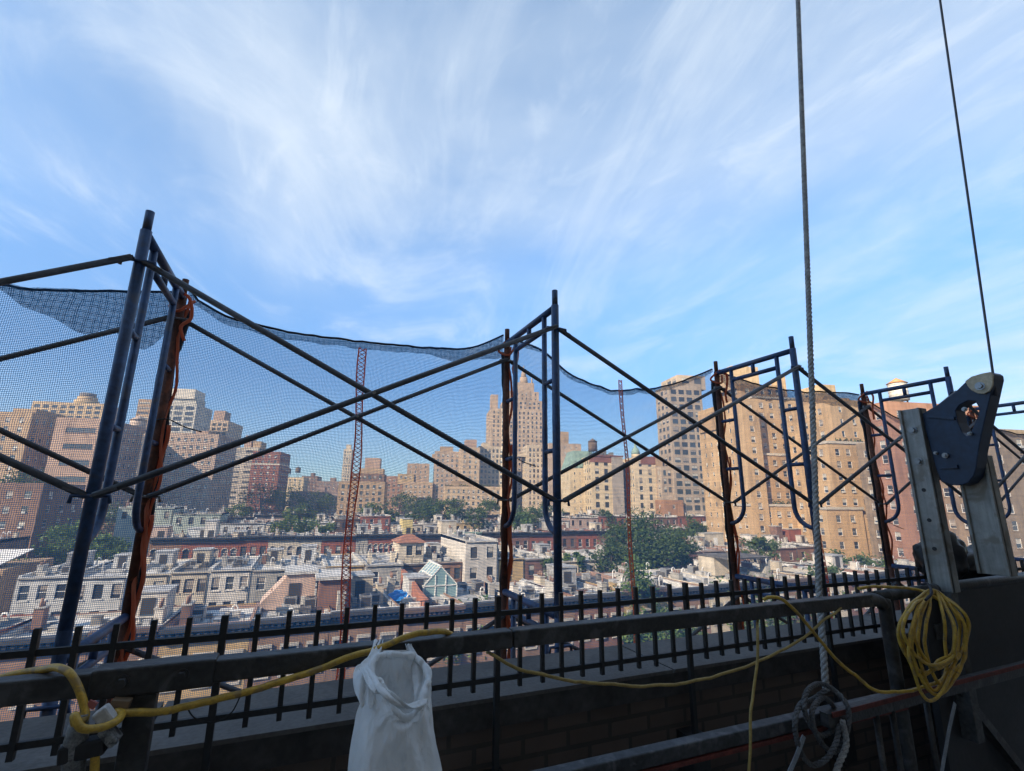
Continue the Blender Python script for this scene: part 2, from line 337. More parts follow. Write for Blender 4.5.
def place_windows(root, wins, cap=100):
    if not wins: return
    wins = sorted(wins, key=lambda t: (Vector(t[:3])).length); org = ORI[root.name]
    have = [o for o in CHILD_FAST.get(root.name, [])]
    for i, (x, y, z, r, me) in enumerate(wins[:cap]):
        o = bpy.data.objects.new('window', me); COL.objects.link(o); o.parent = root; o.location = Vector((x, y, z))-org; o.rotation_euler = (0, 0, r)
    rest = wins[cap:]
    if rest:
        b = MB(); ml = []; b.sm = []
        for x, y, z, r, me in rest:
            cs, sn = math.cos(r), math.sin(r); i0 = len(b.v)
            b.v += [Vector((x+cs*v.co.x-sn*v.co.y, y+sn*v.co.x+cs*v.co.y, z+v.co.z)) for v in me.vertices]
            idx = []
            for m in me.materials:
                if m not in ml: ml.append(m)
                idx.append(ml.index(m))
            for p in me.polygons: b.f.append(tuple(i0+k for k in p.vertices)); b.m.append(idx[p.material_index]); b.sm.append(False)
        o = b.build('windows', ml, root); o['kind'] = 'stuff'
CHILD_FAST = {}
def roofmat(name, col, seam, stain):
    m = mat(name, col, .7, var=.32, scale=.5, stain=stain, fine=5); nt = m.node_tree; b = nt.nodes['Principled BSDF']; src = b.inputs['Base Color'].links[0].from_socket
    tc = N(nt, 'ShaderNodeTexCoord'); br = N(nt, 'ShaderNodeTexBrick'); br.inputs['Scale'].default_value = 1; br.inputs['Brick Width'].default_value = 5.5; br.inputs['Row Height'].default_value = .95; br.inputs['Mortar Size'].default_value = .035
    br.inputs['Color1'].default_value = (1,1,1,1); br.inputs['Color2'].default_value = (.86,.86,.86,1); br.inputs['Mortar'].default_value = (seam,seam,seam,1); nt.links.new(tc.outputs['Object'], br.inputs['Vector'])
    mu = N(nt, 'ShaderNodeVectorMath', operation='MULTIPLY'); nt.links.new(src, mu.inputs[0]); nt.links.new(br.outputs['Color'], mu.inputs[1]); nt.links.new(mu.outputs[0], b.inputs['Base Color']); return m
TAR = roofmat('tar roof', (.12,.115,.11), .5, (.24,.23,.21)); SILV = roofmat('silver roof paint', (.46,.46,.455), .62, (.24,.23,.21)); WHT = roofmat('white roof paint', (.62,.61,.58), .68, (.38,.36,.33))
GRV = mat('gravel roof', (.27,.25,.22), .9, var=.3, scale=.8)
METAL = mat('galvanised metal', (.45,.45,.44), .45, .6, var=.25, scale=6); WPIPE = mat('white pipe paint', (.72,.71,.68), .5, var=.2, scale=4)
RBRICK = mat('rusty brick', (.22,.13,.095), .85, var=.4, scale=1.3, fine=14); CLAY = mat('clay pot', (.26,.16,.115), .8)
U0 = Vector((1, 0)); a13 = math.radians(-13); U13 = Vector((math.cos(a13), math.sin(a13)))
def solve_on(A, u, px):
    """distance along u from A to the vertical through picture column px (at A's height)"""
    q0 = RM.transposed() @ A; q1 = RM.transposed() @ Vector((u[0], u[1], 0)); k = (px-CX)/F
    return (q0.x+k*q0.z)/(-(q1.x+k*q1.z))
def tier(root, A, u, W, D, z0, z1, wall, sp=None, sps=None, side='L', roof=None, parapet=.9, cap=None, names=('wall','roof'), wins=None):
    """a block: front from A along u, W wide, D deep; real openings in the front and in one side"""
    u = Vector(u); v = Vector((-u.y, u.x)); A = Vector((A[0], A[1])); own = wins is None; wins = [] if own else wins
    P = [A, A+u*W, A+u*W+v*D, A+v*D]; b = MB(); zp = z1+parapet
    facade(root, b, P[0], u, W, z0, zp, dict(sp, top=sp.get('top', .9)+parapet) if sp else None, wins, wall)
    facade(root, b, P[1], v, D, z0, zp, dict(sps, top=sps.get('top', .9)+parapet) if sps and side in 'RB' else None, wins, wall)
    facade(root, b, P[2], -u, W, z0, zp, None, wins, wall)
    facade(root, b, P[3], -v, D, z0, zp, dict(sps, top=sps.get('top', .9)+parapet) if sps and side in 'LB' else None, wins, wall)
    t = .3                                    # parapet top and inner faces
    I = [A+u*t+v*t, A+u*(W-t)+v*t, A+u*(W-t)+v*(D-t), A+u*t+v*(D-t)]
    for i in range(4):
        j = (i+1) % 4; b.quad((*P[i], zp), (*P[j], zp), (*I[j], zp), (*I[i], zp)); b.quad((*I[i], zp), (*I[j], zp), (*I[j], z1-.05), (*I[i], z1-.05))
    b.build(names[0], wall, root)
    r = MB(); r.quad(*[(*p, z1) for p in I]); ro = r.build(names[1], roof or TAR, root)
    if cap:
        c = MB(); fr = lambda lo, hi: c.box(lo, hi, u, A)
        ov = .25
        fr((-ov, -ov, zp-.55), (W+ov, .05, zp+.06)); fr((-ov, .05, zp-.55), (.05, D, zp+.06)); fr((W-.05, .05, zp-.55), (W+ov, D, zp+.06))
        c.build('cornice', cap, root)
    if own: place_windows(root, wins)
    return ro
TONE = {}
def wallm(name, col, **k): return mat(name, col, .85, var=k.get('var', .22), scale=k.get('scale', .12), fine=k.get('fine', 1.6), streak=1, spec=.2)
# ------------------------------------------------------------------ the city: tall buildings
def block(name, label, px0, px1, ytop, dep, D, wall, sp, sps=None, u=U13, roof=None, group=None, z0=G, parapet=.9, cap=None, cat='apartment building', side=None):
    A3 = at(px0, ytop, dep); W = solve_on(A3, u, px1); side = side or ('L' if px0 > 330 else 'R')
    root = thing(name, label, cat, (A3.x, A3.y, z0), group)
    sps = sps if sps is not None else sp
    tier(root, A3, u, W, D, z0, A3.z-parapet, wall, sp, sps, side, roof, parapet, cap)
    return root, Vector((A3.x, A3.y)), Vector(u), W, A3.z
def upper(root, A, u, base_z, s0, s1, d0, D, hgt, wall, sp=None, side='L', roof=None, cap=None, names=('upper_wall', 'upper_roof'), parapet=.4):
    v = Vector((-u.y, u.x)); P = A+u*s0+v*d0
    tier(root, P, u, s1-s0, D, base_z-1.0, base_z+hgt-parapet, wall, sp, sp, side, roof, parapet, cap, names)
    return P
def water_tower(P, z, r, h, label, wood=True, legs=2.5, group=None, shade=None, cone=None):
    t = thing('water_tower', label, 'water tower', (P[0], P[1], z), group); x, y = P[0], P[1]
    body = shade or mat('weathered tank wood', (.17,.12,.085), .85, var=.35, scale=.8, streak=1, fine=9)
    b = MB(); n = 18
    b.cyl((x, y, z+legs), (x, y, z+legs+h), r, n, r*.95)
    for k in range(5): b.tube([(x+r*1.012*math.cos(2*PI*i/n), y+r*1.012*math.sin(2*PI*i/n), z+legs+h*(.1+.2*k)) for i in range(n)], .04, 4, True)
    b.build('tank', body, t)
    b = MB(); b.cyl((x, y, z+legs+h), (x, y, z+legs+h+r*.7), r*1.1, n, .06); b.build('tank_roof', cone or body, t)
    b = MB()
    for i in range(4):
        a = PI/4+PI/2*i; p = Vector((x+r*.75*math.cos(a), y+r*.75*math.sin(a), 0)); b.bar(p+Vector((0,0,z-.3)), p+Vector((0,0,z+legs)), .22)
        a2 = a+PI/2; q = Vector((x+r*.75*math.cos(a2), y+r*.75*math.sin(a2), 0)); b.bar(p+Vector((0,0,z+.2)), q+Vector((0,0,z+legs-.2)), .12)
    b.build('stand', mat('dark steel', (.07,.065,.06), .6, .4), t); return t
TRIM = mat('limestone trim', (.52,.47,.39), .8, var=.2, scale=.5); BUFF = wallm('buff brick', (.50,.36,.21)); TAN = wallm('tan brick', (.40,.28,.175))
PINK = wallm('pinkish brick', (.40,.275,.205)); PALE = wallm('pale limestone', (.56,.46,.33)); CREAM = wallm('cream brick', (.60,.48,.31))
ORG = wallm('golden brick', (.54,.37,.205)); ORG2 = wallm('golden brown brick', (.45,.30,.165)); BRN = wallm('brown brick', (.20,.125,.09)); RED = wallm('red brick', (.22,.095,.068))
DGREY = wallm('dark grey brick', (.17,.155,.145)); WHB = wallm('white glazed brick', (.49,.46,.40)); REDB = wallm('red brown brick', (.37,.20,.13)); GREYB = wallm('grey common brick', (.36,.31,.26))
GRN = mat('green copper', (.26,.37,.31), .7, var=.3, scale=.5, streak=1); MOD = wallm('taupe panels', (.42,.335,.25))
W1 = dict(w=1.25, h=1.65, px=2.7, pz=3.05, m=.8, frame='white', ac=.25)
WS = dict(w=1.0, h=1.5, px=3.6, pz=3.05, m=1.2, frame='white', ac=.2)
WF = dict(w=1.5, h=1.7, px=3.1, pz=3.2, m=.8, frame='dark', ac=.05)
WB = dict(w=2.5, h=1.9, px=3.6, pz=3.0, m=.4, frame='dark', sill=False, div=2, ac=0, vars=(0, 1, 2, 0, 1))
# --- left group
r, A, u, W, z = block('apartment_tower', 'tan brick tower at the far left with a dark right flank above the brown building', -14, 33, 411, 158, 15, TAN, dict(W1, px=3.4), dict(W1, px=3.2, w=1.1))
upper(r, A, u, z, W*.45, W-.6, 2, 14, 1.6, TAN)
r, A, u, W, z = block('apartment_building', 'dark brown brick block low at the far left, behind the white metal roof', -40, 44, 482, 105, 14, BRN, dict(W1, px=3.3, w=1.3, h=1.5, pz=3.2), dict(W1, px=3.6))
r, A, u, W, z = block('apartment_tower', 'buff tower lined with balconies, round drum on its roof, at far left', 33, 104, 401, 290, 24, BUFF, dict(WB, w=3.0, px=4.6, pz=3.1, trim=TRIM), W1)
b = MB(); v = Vector((-u.y, u.x)); c = A+u*(W*.62)+v*8; b.cyl((*c, z-.5), (*c, z+2.6), 6.2, 24); b.cyl((*c, z+2.6), (*c, z+4.8), 5.0, 24); b.build('roof_drum', BUFF, r)
b = MB(); b.cyl((*c, z+4.8), (*c, z+7.2), 4.2, 20); b.build('tank_house', DGREY, r)
r, A, u, W, z = block('apartment_building', 'pinkish slab whose front has a stack of wide recessed balconies', 57, 108, 417, 160, 22, PINK, dict(w=8.6, h=1.7, pz=5.3, xs=[.52], frame='brown', div=5, sill=True, trim=BRN, top=2.4, ac=0, vars=(0,1,2)), dict(W1))
r, A, u, W, z = block('apartment_building', 'dark grey block between the blue scaffold legs, pale water tank on top', 109, 147, 435, 205, 22, DGREY, dict(WF, px=2.5, w=1.3, h=1.9), W1)
water_tower(A+u*(W*.45)+Vector((-u.y, u.x))*7, z-.6, 3.1, 5.2, 'pale round water tank on the dark grey block behind the left scaffold legs', legs=3.0, shade=mat('pale tank boards', (.55,.42,.33), .8, streak=1))
r, A, u, W, z = block('apartment_tower', 'narrow brown striped tower beside the white balcony tower', 139, 152, 399, 300, 16, wallm('brown striped brick', (.37,.25,.155)), dict(w=6.4, h=1.2, pz=3.1, xs=[.5], frame='brown', div=3, ac=0, trim=TRIM), W1)
r, A, u, W, z = block('apartment_tower', 'white grid of balconies with a blank tank box on its roof, tallest tower at left', 152, 197, 402, 285, 22, WHB, dict(WB, w=4.6, h=2.1, px=6.2, pz=3.2, trim=WHB), dict(W1, px=3), side='R')
upper(r, A, u, z, W*.42, W*.94, 2, 12, 4.0, WHB); upper(r, A, u, z+4.0, W*.30, W*.90, 1, 14, 5.0, mat('tank box panels', (.60,.54,.45), .7, streak=1), names=('tank_box', 'tank_box_roof'))
r, A, u, W, z = block('apartment_building', 'wide pinkish grey block crossed by a slanting shadow, small paired windows', 147, 219, 432, 185, 20, wallm('pinkish grey brick', (.40,.30,.235)), dict(W1, px=2.35, w=1.05, h=1.3, pz=2.95, vars=(0,1,2,0,0,3)), W1)
upper(r, A, u, z, W*.62, W*.8, 3, 6, 1.5, PINK)
r, A, u, W, z = block('apartment_tower', 'slim beige tower with a square box on top, just right of the pinkish grey block', 206, 229, 420, 320, 26, wallm('beige brick', (.47,.36,.26)), dict(WB, w=2.2, px=3.2, trim=TRIM), W1)
upper(r, A, u, z, W*.22, W*.7, 3, 10, 7.0, PINK)
r, A, u, W, z = block('apartment_tower', 'grey tower banded by horizontal balconies, two stepped boxes on its roof', 230, 259, 447, 285, 22, wallm('grey banded brick', (.42,.37,.30)), dict(w=5.6, h=1.3, px=7.0, pz=2.95, m=.2, frame='dark', div=3, sill=True, trim=TRIM, ac=0), W1)
upper(r, A, u, z, W*.42, W*.66, 3, 8, 7.5, PINK); upper(r, A, u, z, W*.72, W*1.0, 3, 10, 4.0, TAN)
r, A, u, W, z = block('apartment_building', 'dark red brick block with a pale string course, beside the banded grey tower', 253, 281, 451, 265, 20, RED, dict(W1, px=3.0, ac=.3, vars=(0,1,2,0,3)), W1)
b = MB(); b.box((-.15, -.15, z-7.2), (W+.15, 20, z-6.6), u, A); b.build('string_course', TRIM, r)
for k, (f_, hh, lab) in enumerate(((.2, 3.6, 'small dark water tower on the cream block, left one of the pair'), (.62, 4.6, 'small dark water tower on the cream block, right and taller one of the pair'))):
    if k == 0: r, A, u, W, z = block('apartment_building', 'low cream yellow block catching the sun beyond the dark trees', 282, 304, 477, 385, 16, CREAM, dict(W1, w=1.5, px=3.4), W1)
    water_tower(A+u*(W*f_)+Vector((-u.y, u.x))*5, z-.6, 1.9, 3.4, lab, legs=hh)
# --- centre
for (p0, p1, yt, dep, wl, lab) in ((302, 318, 476, 430, BRN, 'distant brown block just right of the low cream building'), (317, 342, 481, 400, wallm('dull brown brick', (.27,.19,.15)), 'distant dull brown block with a small dark roof tank'),
        (290, 338, 491, 330, wallm('mauve brick', (.30,.22,.19)), 'long low mauve block in front of the distant brown ones')):
    r, A, u, W, z = block('apartment_building', lab, p0, p1, yt, dep, 18, wl, dict(W1, w=1.4, px=3.4), W1)
    upper(r, A, u, z, W*.5, W*.7, 3, 6, 3, wl)
r, A, u, W, z = block('apartment_tower', 'slender pale shaft rising behind the red net seam', 344, 352, 449, 470, 9, PALE, dict(w=1.2, h=2, px=2.4, pz=3.3, m=.4), W1)
upper(r, A, u, z, W*.2, W*.8, 2, 5, 4.5, PALE)
r, A, u, W, z = block('apartment_building', 'tan block with a dark attic and a square tower house, centre left', 339, 385, 481, 250, 22, TAN, dict(WF, px=2.9, w=1.5, h=1.9, trim=TRIM), W1)
upper(r, A, u, z, W*.22, W*.97, 2, 16, 4.2, BRN, dict(WF, px=2.6, top=.8, zmin=z)); upper(r, A, u, z+4, W*.42, W*.93, 5, 10, 3, TAN); upper(r, A, u, z+6.6, W*.5, W*.84, 6, 8, 6.0, PINK)
r, A, u, W, z = block('apartment_building', 'reddish brown block wedged between two tan ones near the centre', 386, 403, 476, 310, 20, wallm('reddish brown brick', (.33,.20,.145)), dict(W1, w=1.4), W1)
r, A, u, W, z = block('apartment_building', 'tan block stepping up to a broad tower house, left of the tall centre terrace blocks', 403, 433, 482, 290, 20, wallm('light tan brick', (.46,.335,.225)), dict(W1, px=2.8), W1)
upper(r, A, u, z, W*-.2, W*.35, 4, 14, 5, BUFF, W1); upper(r, A, u, z, W*.1, W*.86, 5, 12, 11.5, wallm('tan tower brick', (.42,.30,.21)), dict(W1, w=.9, px=3, zmin=z))
r, A, u, W, z = block('apartment_building', 'grey tan tower with a ragged terraced roof, left one of the terrace blocks', 435, 461, 451, 300, 18, wallm('grey tan brick', (.42,.315,.23)), dict(W1, px=2.6), W1)
upper(r, A, u, z, W*.2, W*.7, 3, 9, 3.2, TAN); upper(r, A, u, z-3, W*-.1, W*.3, 6, 9, 1.5, TAN)
r, A, u, W, z = block('apartment_building', 'buff tower with a square cap, between the terraced tower and the ribbed one', 461, 480, 447, 292, 18, wallm('warm buff brick', (.50,.37,.245)), dict(W1, px=2.9), W1)
upper(r, A, u, z, W*.25, W*.85, 3, 9, 5.0, PINK)
r, A, u, W, z = block('apartment_building', 'long buff front with planted roof terraces, below the terraced towers', 445, 502, 486, 252, 16, wallm('sunny buff brick', (.53,.39,.25)), dict(W1, px=2.6, w=1.2, h=1.7, trim=TRIM), W1)
upper(r, A, u, z, W*.12, W*.5, 5, 8, 3.0, TAN); RT = (A, u, W, z)
r, A, u, W, z = block('apartment_building', 'ribbed limestone block at the left foot of the pointed tower', 479, 516, 446, 305, 18, PALE, dict(WF, w=1.3, h=2.1, px=2.5, frame='brown'), W1)
upper(r, A, u, z, W*.1, W*.3, 2, 8, 2.4, PALE)
r, A, u, W, z = block('pinnacle_tower', 'tallest tower at centre, limestone, stepping up to a pointed lantern', 491, 544, 408, 345, 26, wallm('tower limestone', (.50,.37,.255)), dict(WF, w=1.2, h=1.9, px=3.0, pz=3.3, frame='brown', zmin=5), dict(WF, px=3.2))
ts = wallm('tower top stone', (.47,.34,.235))
upper(r, A, u, z, W*.0, W*.13, 0.3, 6, 10, ts); upper(r, A, u, z, W*.25, W*.97, 1.5, 20, 7.0, ts, dict(WF, px=3.4, zmin=z))
upper(r, A, u, z+7, W*.36, W*.92, 3, 15, 7.0, ts, dict(WF, px=3.4, w=.9, zmin=z)); upper(r, A, u, z+14, W*.48, W*.84, 5, 10, 7.0, ts)
v = Vector((-u.y, u.x)); c = A+u*(W*.66)+v*10; b = MB(); b.cyl((*c, z+20), (*c, z+26), 3.6, 8, 3.0); b.cyl((*c, z+26), (*c, z+31), 2.4, 8, 1.4); b.cyl((*c, z+31), (*c, z+36), 1.0, 8, .1); b.build('lantern', ts, r)
for q in (.50, .80):
    b = MB(); c2 = A+u*(W*q)+v*6; b.cyl((*c2, z+20), (*c2, z+25), 1.0, 8, .3); b.build('pinnacle', ts, r)
r, A, u, W, z = block('apartment_building', 'limestone block at the right foot of the pointed tower with fluted piers', 527, 549, 445, 300, 18, PALE, dict(WF, w=1.1, h=2.1, px=2.4, frame='brown'), W1)
upper(r, A, u, z-6, W*-.35, 1, 3, 12, 1, PALE)
r, A, u, W, z = block('apartment_building', 'plain tan block with a raised box, right of the centre scaffold leg', 549, 581, 443, 285, 20, wallm('plain tan brick', (.47,.35,.25)), dict(WS, px=3.6, w=.9, h=1.4), W1)
upper(r, A, u, z, W*.28, W*.66, 3, 10, 7.5, TAN)
r, A, u, W, z = block('apartment_building', 'pale cream party wall with a green copper mansard behind it', 570, 590, 468, 215, 20, CREAM, dict(w=.55, h=1.1, px=2.6, pz=3.0, m=.8, frame='white'), None)
b = MB(); v = Vector((-u.y, u.x)); zt = z+8
q = [A+v*.6, A+u*(W+2)+v*.6, A+u*(W+2)+v*16, A+v*16]; t_ = [A+v*3.2+u*2.5, A+u*(W+2)+v*3.2, A+u*(W+2)+v*13, A+v*13+u*2.5]
for i in range(4): j = (i+1) % 4; b.quad((*q[i], z-.6), (*q[j], z-.6), (*t_[j], zt), (*t_[i], zt))
b.quad(*[(*p, zt) for p in t_]); b.build('mansard_roof', GRN, r)
for k in range(3):
    b = MB(); b.box((1.6+k*3, .3, z+.6), (3.0+k*3, 2.6, z+3.2), u, A); b.box((1.45+k*3, .15, z+3.2), (3.15+k*3, 2.8, z+3.45), u, A); b.build('dormer', GRN, r)
r, A, u, W, z = block('apartment_building', 'cream block with red crown, grey blank right wall and dark roof tank', 591, 611, 456, 207, 22, CREAM, dict(WF, w=1.7, h=2.2, px=3.2, pz=3.45, m=.4, trim=TRIM, zmin=-14), dict(WF, w=1.2, px=3.0), cap=None)
b = MB(); b.box((-.2, -.2, z-2.6), (W+.2, 2, z+.12), u, A); b.build('red_crown', RED, r)
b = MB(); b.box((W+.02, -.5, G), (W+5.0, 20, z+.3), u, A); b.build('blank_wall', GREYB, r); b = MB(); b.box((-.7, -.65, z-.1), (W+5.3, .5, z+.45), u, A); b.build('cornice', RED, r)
water_tower(A+u*3.0+Vector((-u.y, u.x))*6, z-.3, 2.0, 4.2, 'dark wooden water tower on the cream block with the red crown', legs=3.0)
b = MB()
for k in range(5): b.box((W*.5+k*1.6, 5, z-.5), (W*.5+k*1.6+1.2, 8, z+1.5+.7*(k % 3)), u, A)
b.build('roof_plant', DGREY, r)
r, A, u, W, z = block('apartment_building', 'dark set back bay between the two cream fronts with red crowns', 617, 636, 462, 216, 16, DGREY, dict(WF, w=1.4, px=3.0), W1)
r, A, u, W, z = block('apartment_building', 'cream front topped by a red gable and green cupola, beside the taupe tower', 634, 655, 457, 207, 20, wallm('light cream brick', (.60,.49,.34)), dict(WF, w=1.4, h=2.1, px=3.6, pz=3.45, m=.5, trim=TRIM), W1)
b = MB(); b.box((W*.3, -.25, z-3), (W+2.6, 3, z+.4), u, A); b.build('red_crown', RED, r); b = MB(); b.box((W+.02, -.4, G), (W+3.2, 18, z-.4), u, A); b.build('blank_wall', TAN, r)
b = MB(); v = Vector((-u.y, u.x)); c = A+u*2.6+v*4; b.cyl((*c, z-.5), (*c, z+1.5), 1.9, 12); b.build('cupola_base', CREAM, r)
b = MB(); pts = [(0, 1.9), (1.2, 1.8), (2.3, 1.3), (3.1, .6), (3.6, .5), (4.6, .45), (5.6, .05)]; b.tube([(*c, z+1.5+h_) for h_, _ in pts], [q for _, q in pts], 12); b.build('cupola', GRN, r)
# --- taupe modern tower
r, A, u, W, z = block('modern_tower', 'taupe tower with large square windows and a corner box on top, behind the net', 668, 701, 385, 210, 12, MOD, dict(WF, w=2.6, h=2.1, px=3.6, pz=3.25, m=.5, sill=True, trim=mat('pale spandrel', (.50,.42,.33), .8), div=2), dict(WF, w=2.0, px=3.4))
upper(r, A, u, z, W*.34, W+3.0, 1.2, 15, 5.2, MOD, dict(WF, w=3.4, h=2.4, px=4.6, div=3, zmin=z))
r, A, u, W, z = block('modern_building', 'lower wing of the taupe tower with rows of tall narrow windows', 661, 686, 466, 203, 8, MOD, dict(WF, w=1.25, h=2.2, px=2.15, pz=3.35, m=.4, vars=(0,1,3,5,2), zmin=1), W1)
r, A, u, W, z = block('stair_block', 'plain red brown cube at the foot of the taupe tower', 664, 683, 500, 196, 8, wallm('rust brick', (.34,.19,.11)), dict(w=1, h=1.6, px=4, pz=4.5, m=1), None, cat='building')
# --- golden apartment complex
WG = dict(WS, w=1.2, h=1.6, px=2.5, pz=2.9, m=1.0, vars=(0,3,4,5,1,6), ac=.3)
r, A, u, W, z = block('apartment_building', 'golden brick wing with a broad blank side wall, left end of the golden buildings', 741, 757, 398, 133, 22, ORG, dict(WG), dict(w=.75, h=1.3, px=3.4, pz=2.9, m=1.2, frame='white', zmin=-17, vars=(0, 3)), side='L')
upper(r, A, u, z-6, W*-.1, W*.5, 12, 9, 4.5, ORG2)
r, A, u, W, z = block('apartment_building', 'golden brick main block with ledge planting, between the side wing and the rope', 752, 806, 396, 139, 20, ORG, dict(WG, px=3.0), dict(WG), cap=TRIM)
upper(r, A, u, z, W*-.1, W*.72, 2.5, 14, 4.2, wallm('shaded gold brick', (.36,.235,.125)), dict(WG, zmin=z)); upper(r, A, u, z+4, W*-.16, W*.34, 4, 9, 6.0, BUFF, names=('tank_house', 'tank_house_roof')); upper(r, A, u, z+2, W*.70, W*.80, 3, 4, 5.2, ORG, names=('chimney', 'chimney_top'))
r, A, u, W, z = block('apartment_building', 'lower golden front with a parapet ledge, in front of the golden main block', 750, 806, 504, 127, 7, ORG, dict(WG, px=3.1, pz=3.0), dict(WG), cap=TRIM)
GL1 = (A, u, W, z)
r, A, u, W, z = block('apartment_building', 'mid height golden front between the lower one and the main block', 757, 800, 453, 133, 5, ORG2, dict(WG, px=3.0), dict(WG), cap=TRIM)
r, A, u, W, z = block('apartment_building', 'golden tower with a lit box on its roof, right of the rope', 829, 872, 399, 120, 17, ORG, dict(WS, px=3.2, w=.8, h=1.4, m=1), dict(WG, px=4.5), cap=None)
upper(r, A, u, z, W*.10, W*.72, 3, 10, 1.2, ORG2); upper(r, A, u, z, W*.12, W*.5, 4, 7, 4.8, BUFF, dict(WG, w=1.1, h=1.3, zmin=z-1), names=('tank_house', 'tank_house_roof'))
r, A, u, W, z = block('apartment_building', 'golden stepped front below the tower with a lit box, shaded right corner', 827, 866, 441, 116, 4.5, ORG, dict(WG, px=3.2), dict(WG), cap=TRIM)
GL2 = (A, u, W, z)
r, A, u, W, z = block('apartment_building', 'lowest golden front with a ledge, right of the grey rope', 826, 862, 507, 111, 4, ORG, dict(WG, px=3.2), dict(WG), cap=TRIM)
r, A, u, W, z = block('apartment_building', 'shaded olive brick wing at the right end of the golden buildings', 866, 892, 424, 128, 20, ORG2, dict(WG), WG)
# --- red brown and far right
r, A, u, W, z = block('apartment_building', 'red brown brick block with pale paired windows, behind the steel channel posts', 886, 990, 401, 96, 4.5, REDB, dict(WF, w=1.9, h=1.5, px=4.4, pz=3.05, frame='white', div=2, ac=.3, m=.6, vars=(3,4,5,0,6)), dict(WG), roof=GRV)
water_tower(A+u*(W*.24)+Vector((-u.y, u.x))*2.4, z-.8, 1.7, 3.6, 'white round tank with an orange cone roof left of the blue bracket', legs=1.6, shade=mat('white tank paint', (.66,.62,.54), .6, streak=1), cone=mat('orange tank roof', (.55,.26,.10), .6))
r, A, u, W, z = block('apartment_building', 'weathered tan block at the right edge behind the braces', 978, 1075, 428, 88, 26, wallm('weathered tan brick', (.31,.235,.16), var=.4), dict(WG, px=4.6, zmin=-14), dict(WG), roof=GRV)
# --- distant skyline that closes the view
k = 0
rr = random.Random(5)
for px0 in range(-60, 1000, 44):
    dep = rr.uniform(520, 760); yt = 489+rr.uniform(-9, 4)+px0*.004
    block('distant_building', 'hazy brown roofs far off in the gaps between the towers', px0, px0+rr.uniform(30, 52), yt, dep, 25, rr.choice((TAN, BRN, PINK, REDB)), dict(w=2, h=2.2, px=5.5, pz=4.2, zmin=0, ac=0), None, group='far skyline buildings')
